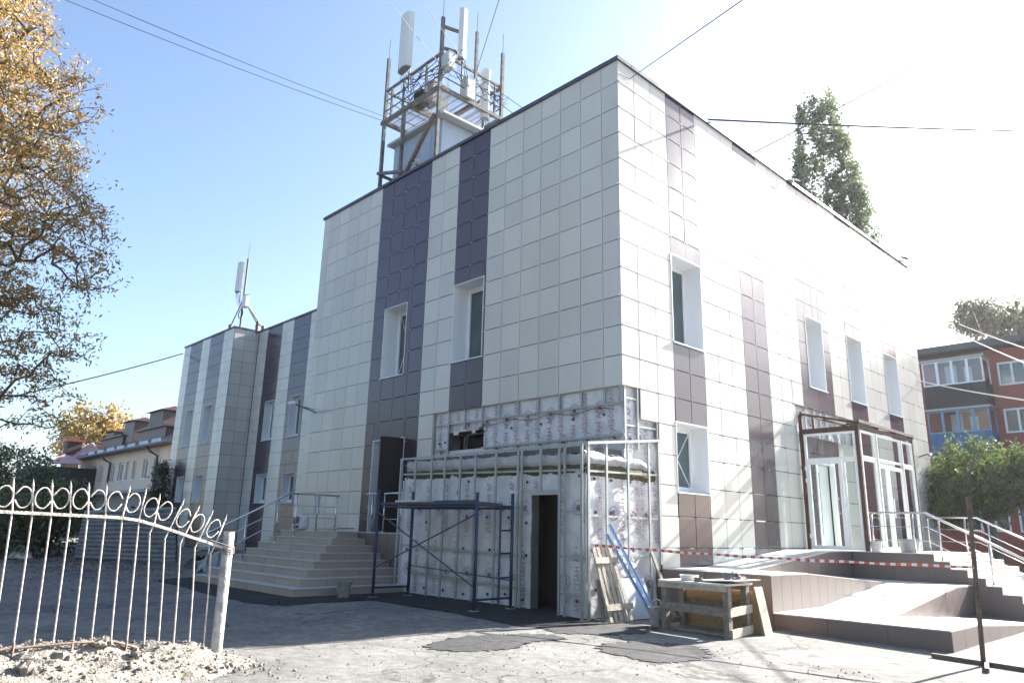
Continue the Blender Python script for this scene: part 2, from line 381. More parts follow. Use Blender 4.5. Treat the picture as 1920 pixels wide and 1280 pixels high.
def blob_sheet(name, poly, m, thick=0.018, rough=0.07, sub=10, seed=1, hfun=None):
    """a patch of laid asphalt: ragged outline, its own thickness and sloping edge"""
    r = random.Random(seed); pts = []
    n = len(poly)
    for i in range(n):
        a = poly[i]; b = poly[(i+1) % n]; p0 = poly[i-1]; p3 = poly[(i+2) % n]
        for k in range(sub):
            t = k/sub
            f = lambda q: 0.5*((2*a[q]) + (-p0[q]+b[q])*t + (2*p0[q]-5*a[q]+4*b[q]-p3[q])*t*t + (-p0[q]+3*a[q]-3*b[q]+p3[q])*t**3)
            pts.append((f(0)+r.uniform(-rough, rough)*0.35, f(1)+r.uniform(-rough, rough)*0.35))
    cx = sum(p[0] for p in pts)/len(pts); cy = sum(p[1] for p in pts)/len(pts)
    mb = MB(); N = len(pts); rings = [1.0, 0.985, 0.9, 0.7, 0.45, 0.2]; vs = []
    for ri, s in enumerate(rings):
        for (x, y) in pts:
            X = cx+(x-cx)*s; Y = cy+(y-cy)*s
            h = 0 if ri == 0 else thick*(0.75 if ri == 1 else 1)+0.003*r.random()
            vs.append((X, Y, gz(X, Y)+h+0.001))
    vs.append((cx, cy, gz(cx, cy)+thick)); fs = []
    for ri in range(len(rings)-1):
        for k in range(N): fs.append((ri*N+k, ri*N+(k+1) % N, (ri+1)*N+(k+1) % N, (ri+1)*N+k))
    L = (len(rings)-1)*N
    for k in range(N): fs.append((L+k, L+(k+1) % N, len(vs)-1))
    mb.add(vs, fs)
    return tag(mb.build(name, m), kind='structure')
blob_sheet('asphalt_patch', [(0.45,-4.7),(0.15,-4.0),(0.3,-3.25),(0.62,-2.75),(1.1,-2.85),(1.1,-3.5),(1.3,-4.1),(1.15,-4.7),(0.8,-4.95)], ASPHP, 0.009, 0.22, sub=14, seed=3)
blob_sheet('asphalt_patch', [(-0.05,-1.9),(0.1,-1.0),(0.55,-0.5),(1.3,-0.95),(1.3,-1.7),(0.7,-2.45),(0.2,-2.3)], ASPHP, 0.009, 0.22, sub=14, seed=4)
blob_sheet('asphalt_patch', [(1.85,-3.05),(1.75,-2.4),(2.1,-1.95),(2.55,-1.8),(2.95,-2.1),(3.1,-2.75),(2.95,-3.3),(2.4,-3.25)], ASPHP, 0.009, 0.22, sub=14, seed=5)
blob_sheet('fresh_asphalt_strip', [(-11.5,-3.9),(-9.0,-4.3),(-6.0,-4.55),(-4.4,-4.3),(-4.2,-3.2),(-4.1,-2.55),(-2.6,-2.5),(-1.5,-2.65),(-0.5,-2.55),(0.15,-2.2),(0.3,-1.2),(-0.2,-0.6),(-5.0,-0.4),(-11.0,-0.6)], ASPHN, 0.014, 0.1, seed=6)

# ------------------------------------------------------------------ main building
bld = thing('office_building', 'large two-tone tiled office building with brown stripes, cladding unfinished at the corner', 'building', (-6, 8, -11.4))
ALLT = []       # tile records: plane, rect, dark?, wallname

def col_edges(first, start, end):
    e = [start]; x = first
    while x < end - 1e-3: e.append(x); x += 0.6
    e.append(end); return e
# face A columns, measured from the corner to the left
ea = [0.0, 0.456] + [0.456+0.6*i for i in range(1, 20)] + [12.26]
colsA = [(-ea[i+1], -ea[i]) for i in range(len(ea)-1)]
def darkA(u): return (-5.26 < u < -4.05) or (-8.86 < u < -6.45)
eb = [0.0, 0.564] + [0.564+0.6*i for i in range(1, 13)] + [8.38, 8.76, 9.13, 9.744] + [9.744+0.602*i for i in range(1, 13)] + [17.44]
colsB = [(eb[i], eb[i+1]) for i in range(len(eb)-1)]
def darkB(u): return (1.76 < u < 2.97) or (4.76 < u < 5.97) or (7.76 < u < 9.75) or (10.94 < u < 12.16) or (13.95 < u < 15.17)
colsW1 = []; e = [-34.75, -33.78, -33.2, -32.65, -32.1, -31.55, -30.98, -30.38, -29.8, -29.2, -28.6, -27.94]
colsW1 = list(zip(e[:-1], e[1:]))
def darkW1(u): return (-33.78 < u < -32.1) or (-30.98 < u < -29.2)
e2 = [-27.92, -27.4, -26.9, -26.36, -25.83, -25.3, -24.7, -24.1, -23.53, -22.97, -22.4] + [-21.8+0.6*i for i in range(17)]
colsW2 = list(zip(e2[:-1], e2[1:]))
def darkW2(u): return (-26.9 < u < -25.3) or (-24.1 < u < -22.4) or (-19.4 < u < -17.6) or (-15.8 < u < -14.6)
colsWS = [(3.83, 4.4), (4.4, 5.0), (5.0, 5.13)]

HA = dict(win1=(-5.256, -4.106, -6.0, -4.0), win2=(-8.30, -7.23, -6.0, -4.0), door=(-8.44, -7.0, -10.06, -7.68))
HB = dict(w1=(1.764, 2.964, -6.0, -4.0), w2=(1.744, 2.955, -9.12, -7.69), w3=(8.22, 9.28, -6.0, -3.97), w4=(10.98, 12.14, -6.0, -3.97), w5=(13.98, 15.15, -6.0, -3.98), door=(8.25, 9.25, -10.2, -8.05))
HW1 = [(-33.2, -32.25, -5.88, -3.9), (-30.7, -29.62, -5.88, -3.9), (-30.72, -29.7, -8.87, -7.53), (-33.2, -32.25, -8.87, -7.53)]
HW2 = [(-26.36, -25.32, -5.92, -3.96), (-23.69, -22.63, -5.92, -3.98), (-26.45, -25.32, -8.92, -7.56), (-23.7, -22.6, -8.93, -7.6)]
OPEN_A = [(-5.856, 0.1, -12, -7.2)]
OPEN_B = [(-0.1, 0.564, -12, -7.2), (0.5, 1.164, -12, -7.8), (7.21, 10.95, -7.36, -6.62), (-0.1, 17.5, -12, -10.62)]
def tiles(plane, cols, dark, zbot, holes, wname):
    rows = int(math.ceil(-zbot/0.6))
    for (u0, u1) in cols:
        for r in range(rows):
            v1 = -0.6*r if r else -0.075; v0 = max(-0.6*(r+1), zbot)
            for (a, b, c, d) in [(u0, u1, v0, v1)]:
                rs = [(a, b, c, d)]
                for h in holes: rs = subtract(rs, h)
                for q in rs:
                    if q[1]-q[0] > 0.04 and q[3]-q[2] > 0.04: ALLT.append((plane, q, dark((u0+u1)/2), wname))
def wall_back(plane, u0, u1, v0, v1, holes, name, m=WALLB, th=(-0.45, -0.10)):
    rs = [(u0, u1, v0, v1)]
    for h in holes: rs = subtract(rs, h)
    mb = MB()
    for q in rs: plane.box(mb, q[0], q[1], q[2], q[3], *th)
    return mb.build(name, m, bld)
holesA = list(HA.values()); holesB = list(HB.values())
wall_objs = {}
wall_objs['A'] = wall_back(PA, -12.16, -0.10, -11.6, -0.03, holesA + [(-5.3, -4.06, -8.16, -7.70), (-1.42, -0.75, -11.4, -9.28)], 'wall')
wall_objs['B'] = wall_back(PB, 0.10, 17.34, -11.6, -0.03, holesB, 'wall')
wall_objs['W1'] = wall_back(PW1, -34.65, -28.04, -11.6, -0.03, HW1, 'wall')
wall_objs['W2'] = wall_back(PW2, -27.94, -12.0, -11.6, -0.03, HW2, 'wall')
wall_objs['WS'] = wall_back(PWS, 3.9, 5.2, -11.6, -0.03, [], 'wall')
# the unseen rear walls, the side towards the wing, the roof and a floor close the shell
mb = MB()
mb.box(-34.65, -0.1, 17.0, 17.34, -11.6, -0.03); mb.box(-34.65, -34.3, 3.9, 17.0, -11.6, -0.03); mb.box(-12.16, -11.8, 0.45, 4.7, -11.6, -0.03)
mb.build('rear_wall', WALLB, bld)
mb = MB(); mb.box(-12.1, -0.15, 0.15, 17.2, -0.35, -0.12); mb.box(-34.6, -12.1, 5.3, 17.2, -0.35, -0.12); mb.box(-34.6, -28.1, 4.0, 5.3, -0.35, -0.12)
mb.build('roof', ROOFM, bld)
mb = MB(); mb.box(-12.0, -0.5, 0.5, 16.9, -10.3, -10.07); mb.build('floor_slab', WALLB, bld)
tiles(PA, colsA, darkA, -11.5, holesA + OPEN_A, 'A')
tiles(PB, colsB, darkB, -10.8, holesB + OPEN_B, 'B')
tiles(PW1, colsW1, darkW1, -11.4, HW1, 'W1')
tiles(PW2, colsW2, darkW2, -11.4, HW2, 'W2')
tiles(PWS, colsWS, lambda u: False, -11.4, [], 'WS')
GAP = 0.0052; GAPV = 0.0066; TH = 0.012
def area(rec):
    pl, (a, b, c, d), dk, wn = rec
    q = [project(pl.P(*t)) for t in ((a, c), (b, c), (b, d), (a, d))]
    if min(t[2] for t in q) < 0.5: return 0
    s = 0
    for i in range(4): s += q[i][0]*q[(i+1) % 4][1] - q[(i+1) % 4][0]*q[i][1]
    cx = sum(t[0] for t in q)/4; cy = sum(t[1] for t in q)/4
    return abs(s)/2 if (0 < cx < 1920 and 0 < cy < 1280) else 0
ALLT.sort(key=lambda r: -area(r))
shared = {}
def tile_mesh(wd, ht, kind, dk):
    key = (round(wd, 3), round(ht, 3), kind, dk)
    if key not in shared:
        me = bpy.data.meshes.new('tile'); a, b = wd/2-GAP, ht/2-GAPV; bv = 0.004
        if kind == 'A': f = lambda u, v, ww: (u, -ww, v)
        else: f = lambda u, v, ww: (ww, u, v)
        vs = [f(-a,-b,-TH), f(a,-b,-TH), f(a,b,-TH), f(-a,b,-TH), f(-a,-b,-bv), f(a,-b,-bv), f(a,b,-bv), f(-a,b,-bv),
              f(-a+bv,-b+bv,0), f(a-bv,-b+bv,0), f(a-bv,b-bv,0), f(-a+bv,b-bv,0)]
        fs = [(0,3,2,1), (8,9,10,11)] + [(i, (i+1) % 4, 4+(i+1) % 4, 4+i) for i in range(4)] + [(4+i, 4+(i+1) % 4, 8+(i+1) % 4, 8+i) for i in range(4)]
        if kind == 'B': fs = [tuple(reversed(q)) for q in fs] if False else fs
        me.from_pydata(vs, [], fs); me.materials.append(TD if dk else TL); me.update(); shared[key] = me
    return shared[key]
rest = {}
for i, rec in enumerate(ALLT):
    pl, (a, b, c, d), dk, wn = rec
    ju, jv = random.gauss(0, 0.0022), random.gauss(0, 0.0022); off = random.uniform(-0.0015, 0.0015)
    ctr = pl.P((a+b)/2, (c+d)/2, off)
    if i < 300:
        par = wall_objs[wn]
        o = bpy.data.objects.new('tile', tile_mesh(b-a, d-c, pl.k, dk)); COL.objects.link(o); o.parent = par
        o.location = Vector((ctr[0], ctr[1], ctr[2]+O)) - WL[par.name]
        o.rotation_euler = (ju, 0, jv) if pl.k == 'A' else (0, ju, jv)
    else:
        m = rest.setdefault((wn, dk), MB())
        hu, hv = (b-a)/2-GAP, (d-c)/2-GAPV
        vs = []
        for ww in (-TH, off):
            for (su, sv) in ((-1,-1), (1,-1), (1,1), (-1,1)):
                vs.append(pl.P((a+b)/2+su*hu, (c+d)/2+sv*hv, ww + (ju*sv*hv + jv*su*hu if ww == off else 0)))
        m.add(vs, [(0,3,2,1), (4,5,6,7), (0,1,5,4), (1,2,6,5), (2,3,7,6), (3,0,4,7)])
for (wn, dk), m in rest.items():
    m.build('small_tiles', TD if dk else TL, wall_objs[wn], kind='stuff')
# steel clips that hold the tiles, at every joint crossing
mb = MB()
for r in range(1, 18):
    for u in eb[:-1]:
        v = -0.6*r
        if any(h[0]-0.02 < u < h[1]+0.02 and h[2]-0.02 < v < h[3]+0.02 for h in holesB + OPEN_B): continue
        for du in (-0.055, 0.0, 0.055) if r % 2 else (-0.02, 0.05): PB.box(mb, u+du-0.011, u+du+0.011, v-0.013, v+0.013, -0.006, 0.004)
mb.build('tile_clips', mat('clip_steel', (0.10, 0.10, 0.10), 0.5, metal=0.5), wall_objs['B'], kind='stuff')
mb = MB()
for r in range(1, 18):
    for u in ea[:-1]:
        v = -0.6*r; u = -u
        if any(h[0]-0.02 < u < h[1]+0.02 and h[2]-0.02 < v < h[3]+0.02 for h in holesA + OPEN_A): continue
        PA.box(mb, u-0.035, u+0.035, v-0.009, v+0.009, -0.006, 0.002)
mb.build('tile_clips', mat('clip_pale', (0.40, 0.40, 0.39), 0.4), wall_objs['A'], kind='stuff')
# corner trim
mb = MB(); mb.box(-0.004, 0.006, -0.006, 0.004, -7.2, -0.07); mb.build('corner_trim', mat('trim', (0.42, 0.41, 0.40), 0.4), bld)
# sheet-metal coping in lengths
def cope(p, q, n):
    p = Vector(p); q = Vector(q)
    for i in range(n):
        a = p.lerp(q, i/n); b = p.lerp(q, (i+1)/n); d = (b-a).normalized()
        m = MB(); m.beam(a + d*0.003 + Vector((0,0,0.002*(i % 2))), b - d*0.003 + Vector((0,0,0.002*(i % 2))), 0.50, 0.085, up=(0,0,1)); m.build('coping', COPE, bld)
cope((-12.3, 0.20, -0.04), (0.05, 0.20, -0.04), 5)
cope((-0.20, 0.452, -0.04), (-0.20, 17.46, -0.04), 7)
cope((-34.75, 4.0, -0.04), (-27.89, 4.0, -0.04), 3); cope((-28.14, 4.252, -0.04), (-28.14, 5.2, -0.04), 1)
cope((-27.885, 5.35, -0.04), (-12.4, 5.35, -0.04), 5)
cope((-12.05, 0.46, -0.04), (-12.05, 5.0, -0.04), 2)

def window(pl, h, depth=0.42, sashes=1, tape=False, m=GLASS, parent=bld, tilt=False, sill=0.045):
    u0, u1, v0, v1 = h; fw = 0.07; D = -depth
    mb = MB()
    pl.box(mb, u0+0.02, u0+0.02+fw, v0+0.03, v1-0.02, D-0.06, D); pl.box(mb, u1-0.02-fw, u1-0.02, v0+0.03, v1-0.02, D-0.06, D)
    pl.box(mb, u0+0.02+fw, u1-0.02-fw, v0+0.03, v0+0.03+fw, D-0.06, D); pl.box(mb, u0+0.02+fw, u1-0.02-fw, v1-0.02-fw, v1-0.02, D-0.06, D)
    a, b = u0+0.02+fw, u1-0.02-fw
    for k in range(1, sashes):
        c = a+(b-a)*k/sashes; pl.box(mb, c-0.05, c+0.05, v0+0.03+fw, v1-0.02-fw, D-0.06, D+0.004)
    # inner sash rim
    for k in range(sashes):
        c0 = a+(b-a)*k/sashes + (0.05 if k else 0); c1 = a+(b-a)*(k+1)/sashes - (0.05 if k < sashes-1 else 0)
        vv0, vv1 = v0+0.03+fw, v1-0.02-fw; r = 0.045
        pl.box(mb, c0, c0+r, vv0, vv1, D-0.05, D+0.015); pl.box(mb, c1-r, c1, vv0, vv1, D-0.05, D+0.015)
        pl.box(mb, c0+r, c1-r, vv0, vv0+r, D-0.05, D+0.015); pl.box(mb, c0+r, c1-r, vv1-r, vv1, D-0.05, D+0.015)
    win = mb.build('window', PVC, parent)
    mb = MB(); pl.box(mb, a-0.01, b+0.01, v0+0.08, v1-0.07, D-0.035, D-0.02); mb.build('pane', m, win)
    mb = MB(); t = 0.008; s = 0.02
    pl.box(mb, u0, u0+s, v0+0.03, v1, D-0.07, 0.012); pl.box(mb, u1-s, u1, v0+0.03, v1, D-0.07, 0.012)
    pl.box(mb, u0+s, u1-s, v1-s, v1, D-0.07, 0.012)
    mb.build('reveal', WHITE, win)
    mb = MB()
    vs = [pl.P(u0-0.02, v0+0.03, D), pl.P(u1+0.02, v0+0.03, D), pl.P(u1+0.02, v0+0.002, sill), pl.P(u0-0.02, v0+0.002, sill),
          pl.P(u0-0.02, v0-0.02, D), pl.P(u1+0.02, v0-0.02, D), pl.P(u1+0.02, v0-0.022, sill), pl.P(u0-0.02, v0-0.022, sill)]
    mb.add(vs, [(0,1,2,3), (7,6,5,4), (0,4,5,1), (1,5,6,2), (2,6,7,3), (3,7,4,0)]); mb.build('sill', WHITE, win)
    if tape:
        mb = MB(); c0, c1, d0, d1 = a+0.05, b-0.05, v0+0.14, v1-0.13
        for (p, q) in (((c0, d0), (c1, d1)), ((c0, d1), (c1, d0))):
            mb.beam(pl.P(p[0], p[1], D-0.012), pl.P(q[0], q[1], D-0.012), 0.02, 0.012)
        mb.build('tape_cross', PVC, win)
    return win
window(PA, HA['win1'], 0.46); window(PA, HA['win2'], 0.46, tape=True)
window(PB, HB['w1'], 0.40); window(PB, HB['w2'], 0.38, tape=True)
window(PB, HB['w3'], 0.42); window(PB, HB['w4'], 0.42); window(PB, HB['w5'], 0.42)
for h in HW1: window(PW1, h, 0.42)
for h in HW2: window(PW2, h, 0.34, sashes=1)
# door on the stair landing: white reveal, dark hall, leaf swung outward
u0, u1, v0, v1 = HA['door']
mb = MB(); PA.box(mb, u0, u0+0.02, v0, v1, -0.45, 0.012); PA.box(mb, u1-0.02, u1, v0, v1, -0.45, 0.012); PA.box(mb, u0+0.02, u1-0.02, v1-0.02, v1, -0.45, 0.012)
PA.box(mb, u0+0.02, u0+0.06, v0, v1-0.02, -0.5, -0.44)
dr = mb.build('door_frame', WHITE, bld)
mb = MB(); mb.beam((-7.03, -0.02, -8.87), (-7.16, -0.62, -8.87), 0.06, 2.32); lf = mb.build('door_leaf', mat('door_brown', (0.022, 0.017, 0.016), 0.55, spec=0.3), dr)
mb = MB(); mb.tube([(-7.20, -0.53, -9.0), (-7.23, -0.53, -9.0), (-7.23, -0.45, -9.0)], 0.012); mb.build('handle', STEEL, dr)
mb = MB(); mb.box(-9.6, -6.2, 0.5, 0.56, -10.06, -7.4); mb.box(-9.6, -6.2, 0.56, 3.0, -7.5, -7.4); mb.build('lobby_wall', BLACK, bld) if False else None
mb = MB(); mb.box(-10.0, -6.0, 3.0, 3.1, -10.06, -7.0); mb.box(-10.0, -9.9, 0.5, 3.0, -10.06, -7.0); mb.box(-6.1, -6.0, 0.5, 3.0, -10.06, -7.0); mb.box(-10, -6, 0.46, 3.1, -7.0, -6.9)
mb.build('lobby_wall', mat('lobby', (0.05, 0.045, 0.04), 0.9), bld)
# white entrance door inside the vestibule
u0, u1, v0, v1 = HB['door']
mb = MB(); PB.box(mb, u0, u1, v0, v1, -0.2, -0.14); d2 = mb.build('entrance_door', PVC, bld)
mb = MB(); PB.box(mb, u0+0.15, u0+0.4, v0+0.3, v1-0.2, -0.139, -0.13); mb.build('pane', GLASS, d2)
mb = MB(); PB.box(mb, u0-0.08, u0, v0, v1+0.08, -0.2, 0.03); PB.box(mb, u1, u1+0.08, v0, v1+0.08, -0.2, 0.03); PB.box(mb, u0, u1, v1, v1+0.08, -0.2, 0.03); mb.build('door_frame', PVC, d2)

# ------------------------------------------------------------------ printed membrane
GLY = {'И': [[(0,0),(0,1)],[(0,0),(.7,1)],[(.7,0),(.7,1)]],
 'З': [[(0,.85),(.2,1),(.48,1),(.64,.78),(.48,.54),(.22,.52)],[(.48,.52),(.68,.27),(.5,0),(.2,0),(0,.15)]],
 'О': [[(.35,0),(.08,.2),(0,.5),(.08,.8),(.35,1),(.62,.8),(.7,.5),(.62,.2),(.35,0)]],
 'С': [[(.68,.85),(.45,1),(.2,.93),(.03,.68),(.03,.32),(.2,.07),(.45,0),(.68,.15)]],
 'П': [[(0,0),(0,1),(.7,1),(.7,0)]], 'А': [[(0,0),(.35,1),(.7,0)],[(.13,.35),(.57,.35)]],
 'Н': [[(0,0),(0,1)],[(.7,0),(.7,1)],[(0,.5),(.7,.5)]], 'F': [[(0,0),(0,1),(.62,1)],[(0,.52),(.5,.52)]], '+': [[(.05,.6),(.5,.6)],[(.27,.38),(.27,.82)]], ' ': []}
GLY['A'] = GLY['А']
def ribbon(mb, P, pts, wd, w, mi=0):
    for i in range(len(pts)-1):
        (a, b), (c, d) = pts[i], pts[i+1]
        L = math.hypot(c-a, d-b)
        if L < 1e-6: continue
        tx, ty = (c-a)/L, (d-b)/L; ex, ey = tx*wd*0.3, ty*wd*0.3; n_x, n_y = -ty*wd/2, tx*wd/2
        mb.quad(P(a-ex+n_x, b-ey+n_y, w), P(a-ex-n_x, b-ey-n_y, w), P(c+ex-n_x, d+ey-n_y, w), P(c+ex+n_x, d+ey+n_y, w), mi)
def vtext(mb, P, u, v, s, text, w=0.004, mi=0, clip=None):
    """lettering that runs up the sheet, letter tops to the left"""
    off = 0
    for ch in text:
        for st in GLY[ch]:
            pts = [(u - b*s, v + off + a*s) for a, b in st]
            if clip and any(clip(*p) for p in pts): continue
            ribbon(mb, P, pts, s*0.125, w, mi)
        off += s*(0.98 if ch != ' ' else 0.5)
def roundel(mb, P, u, v, r, w=0.004, mi=0, clip=None):
    n = 22; pts = [(u+r*math.cos(2*math.pi*k/n), v+r*math.sin(2*math.pi*k/n)) for k in range(n+1)]
    for i in range(n):
        if clip and (clip(*pts[i]) or clip(*pts[i+1])): continue
        ribbon(mb, P, pts[i:i+2], 0.011, w, mi)
    if clip and (clip(u, v) or clip(u-0.6*r, v+.6*r)): return
    ribbon(mb, P, [(u-0.68*r, v+0.68*r), (u+0.68*r, v-0.68*r)], 0.012, w, mi)
    for st in ([(-.45,-.05),(-.1,.1),(.15,-.05)], [(-.1,.1),(.05,.4)], [(.1,.25),(.35,.3)], [(-.3,-.3),(0,-.1)], [(.0,-.1),(.3,-.35)]):
        ribbon(mb, P, [(u+a*r, v+b*r) for a, b in st], 0.03, w, mi)
def sheet(pl, u0, u1, v0, v1, w, parent, name='membrane', amp=0.03, step=0.09, hole=None, seed=0, m=None):
    nu = max(2, int((u1-u0)/step)); nv = max(2, int((v1-v0)/step)); mb = MB(); vs = []
    for j in range(nv+1):
        for i in range(nu+1):
            u = u0+(u1-u0)*i/nu; v = v0+(v1-v0)*j/nv
            vs.append(pl.P(u, v, w - amp*(0.5+0.5*noise2(u*2.2+seed, v*2.6, seed)) - 0.3*amp*noise2(u*9, v*8, 3)-0.3*amp))
    fs = []
    for j in range(nv):
        for i in range(nu):
            u = u0+(u1-u0)*(i+.5)/nu; v = v0+(v1-v0)*(j+.5)/nv
            if hole and hole(u, v): continue
            k = j*(nu+1)+i; fs.append((k, k+1, k+nu+2, k+nu+1))
    mb.add(vs, fs)
    return mb.build(name, m or MEMB, parent, smooth=True)
def printed(pl, u0, u1, v0, v1, w, parent, rows, caps, du=0.66, u_start=0.0, clip=None, full='ИЗОСПАН AF+', sc=0.115):
    """rows: list of (v of text start); roundels sit between the letterings"""
    mb = MB(); k = 0
    cl = (lambda a, b: not (u0+0.02 < a < u1-0.02 and v0+0.02 < b < v1-0.02) or (clip(a, b) if clip else False))
    for ri, vr in enumerate(rows):
        u = u0 + u_start + (0.0 if ri % 2 else 0.31)
        while u < u1+0.3:
            mi = 1 if (k % 5 == 0) else 0
            vtext(mb, pl.P, u, vr, sc, full, w, mi, cl)
            roundel(mb, pl.P, u+du/2, vr+0.45, 0.125, w, 0 if k % 3 else 1, cl)
            u += du; k += 1
    v = v0+0.1
    n = int((u1-u0)/0.09)
    for vr in rows:
        for dv in (-0.10,):
            for i in range(n):
                a = u0+(u1-u0)*i/n
                if cl(a, vr+dv) or cl(a+0.05, vr+dv): continue
                ribbon(mb, pl.P, [(a, vr+dv), (a+0.055, vr+dv)], 0.006, w, 0)
    o = mb.build('printed_lettering', [REDP, DARKP], parent, kind='stuff')
    for (u, v) in caps:
        m = MB(); pts = [pl.P(u+0.028*math.cos(2*math.pi*i/10), v+0.028*math.sin(2*math.pi*i/10), w-0.004) for i in range(10)]
        ext = Vector(pl.P(0, 0, 0.012)) - Vector(pl.P(0, 0, 0))
        m.prism(pts, ext); m.build('dowel_cap', CAP, parent)
    return o

# unfinished strip at the building corner: membrane, studs, rails, a hole with the old window in it
hole_up = lambda u, v: (-5.30 < u < -4.06 and -8.16 < v < -7.72 + (0.10*max(0, (u+4.35)/0.3) if u > -4.35 else 0)+0.03*math.sin(u*9))
s1 = sheet(PA, -5.92, -0.05, -8.75, -7.10, -0.06, bld, hole=hole_up, step=0.06, seed=2)
printed(PA, -5.86, -0.02, -8.5, -7.18, -0.052, s1, [-8.02, -8.62], [(-5.6,-7.95),(-5.4,-7.93),(-4.0,-7.78),(-3.1,-7.77),(-2.2,-7.76),(-1.3,-7.74),(-0.5,-7.72)], clip=hole_up)
s2 = sheet(PB, 0.06, 1.22, -10.6, -7.10, -0.055, bld, seed=5)
printed(PB, 0.02, 1.16, -10.5, -7.18, -0.06, s2, [-8.6, -10.1], [(0.3,-8.2),(0.9,-8.3)], du=0.55)
mb = MB(); mb.box(-5.4, -4.0, 0.5, 0.56, -8.3, -7.6); mb.build('old_window_back', BLACK, bld)
mb = MB(); mb.box(-5.0, -4.95, 0.30, 0.36, -8.2, -7.6); mb.box(-5.3, -4.06, 0.30, 0.36, -7.78, -7.73); mb.beam((-4.9, 0.30, -8.15), (-4.75, 0.22, -7.75), 0.03); mb.build('old_window_frame', OLDST, bld)
def stud(pl, u, v0, v1, w, parent, wd=0.05, dp=0.028, name='stud'):
    mb = MB(); pl.box(mb, u-wd/2, u+wd/2, v0, v1, w-0.003, w); pl.box(mb, u-wd/2, u-wd/2+0.003, v0, v1, w-dp, w-0.003); pl.box(mb, u+wd/2-0.003, u+wd/2, v0, v1, w-dp, w-0.003)
    return mb.build(name, GALV, parent)
def rail(pl, ua, va, ub, vb, w, parent, ht=0.035, name='rail'):
    mb = MB(); mb.beam(pl.P(ua, va, w), pl.P(ub, vb, w), 0.02, ht); return mb.build(name, GALV, parent)
for i, u in enumerate([-5.84, -5.26, -4.67, -4.06, -3.47, -2.87, -2.27, -1.66, -1.06, -0.46, -0.10]):
    stud(PA, u, -8.42 if i < 2 else (-7.66 if i in (2, 3) else -7.52), -7.205, -0.015, bld)
rail(PA, -5.84, -7.50, -0.06, -7.53, -0.035, bld); rail(PA, -4.05, -8.14, 0.0, -8.15, -0.035, bld); rail(PA, -5.84, -8.10, -5.28, -8.11, -0.035, bld)
stud(PB, 0.10, -8.4, -7.205, -0.015, bld); stud(PB, 0.50, -8.4, -7.205, -0.015, bld); stud(PB, 1.13, -8.25, -7.805, -0.015, bld)
rail(PB, 0.12, -7.42, 0.48, -7.42, -0.035, bld); rail(PB, 0.12, -7.95, 1.11, -7.93, -0.035, bld)
mb = MB(); mb.tube([PA.P(-4.0+0.25*i, -7.58-0.035*(math.sin(i*1.3)+1), -0.03) for i in range(16)], 0.007, 5); mb.build('loose_cable', CABLE, bld)
# strip above the glazed porch
s3 = sheet(PB, 7.15, 11.0, -7.42, -6.55, -0.06, bld, seed=9)
printed(PB, 7.22, 10.94, -7.36, -6.62, -0.052, s3, [-7.9], [(7.6,-7.05),(8.2,-7.05),(8.9,-7.05),(9.6,-7.05)])
for u in (7.25, 7.85, 8.38, 8.76, 9.13, 9.75, 10.35, 10.9): stud(PB, u, -7.34, -6.625, -0.015, bld)

# ------------------------------------------------------------------ annex under construction
ann = thing('annex_entrance', 'low entrance annex wrapped in white printed membrane behind bare metal studs', 'annex', (-2.8, -0.5, -11.35))
PF = Plane('A', -1.0); PS = Plane('B', -0.05)
DO = (-1.42, -0.75, -11.5, -9.28)
mb = MB()
for q in subtract([(-5.5, -0.10, -11.45, -8.5)], DO): PF.box(mb, q[0], q[1], q[2], q[3], -0.22, -0.04)
mb.box(-0.30, -0.10, -0.78, 0.05, -11.45, -8.5); mb.box(-5.5, -5.3, -0.78, 0.05, -11.45, -8.5); mb.box(-5.5, -0.1, -0.96, 0.05, -8.5, -8.44)
mb.build('wall', WALLB, ann)
mb = MB(); mb.box(-1.95, -1.9, -0.775, -0.1, -11.5, -8.6); mb.box(-1.9, -0.45, -0.15, -0.1, -11.5, -8.6); mb.box(-0.50, -0.45, -0.775, -0.15, -11.5, -8.6); mb.box(-1.9, -0.5, -0.775, -0.15, -9.2, -9.15); mb.build('dark_lining', BLACK, ann)  # added lining, coloured black so the doorway reads as deep shade
mb = MB(); mb.box(-1.9, -0.5, -0.775, -0.15, -11.5, -11.31); mb.build('dark_lining_floor', BLACK, ann)  # floor of the added lining, its black standing in for shade
dclip = lambda u, v: (DO[0]-0.03 < u < DO[1]+0.03 and v < DO[3]+0.02)
m1 = sheet(PF, -5.52, -0.06, -11.36, -8.83, 0.0, ann, hole=lambda u, v: DO[0] < u < DO[1] and v < DO[3], step=0.075, seed=1)
capsF = [(-5.25+0.0,-9.0)]
capsF = [(u + random.uniform(-.08,.08), v + random.uniform(-.06,.06)) for u in (-5.2,-4.6,-3.9,-3.3,-2.6,-2.0,-1.55,-0.55,-0.2) for v in (-9.02,-9.75,-10.35,-11.15) if random.random() < 0.8]
capsF = [c for c in capsF if not dclip(*c)]
printed(PF, -5.5, -0.08, -11.36, -8.92, 0.008, m1, [-9.98, -11.24], capsF, clip=dclip, sc=0.108)
m2 = sheet(PS, -1.0, 1.04, -11.36, -8.87, 0.0, ann, seed=4)
capsS = [(u + random.uniform(-.08,.08), v) for u in (-0.8,-0.3,0.25,0.75) for v in (-9.02,-9.6,-10.25,-10.9)]
printed(PS, -1.0, 1.04, -11.36, -8.95, 0.008, m2, [-10.05, -11.28], capsS, sc=0.108, u_start=0.1)
# left return of the membrane
mb = MB(); mb.box(-5.55, -5.515, -1.0, 0.0, -11.3, -8.9); mb.build('membrane', MEMB, ann)
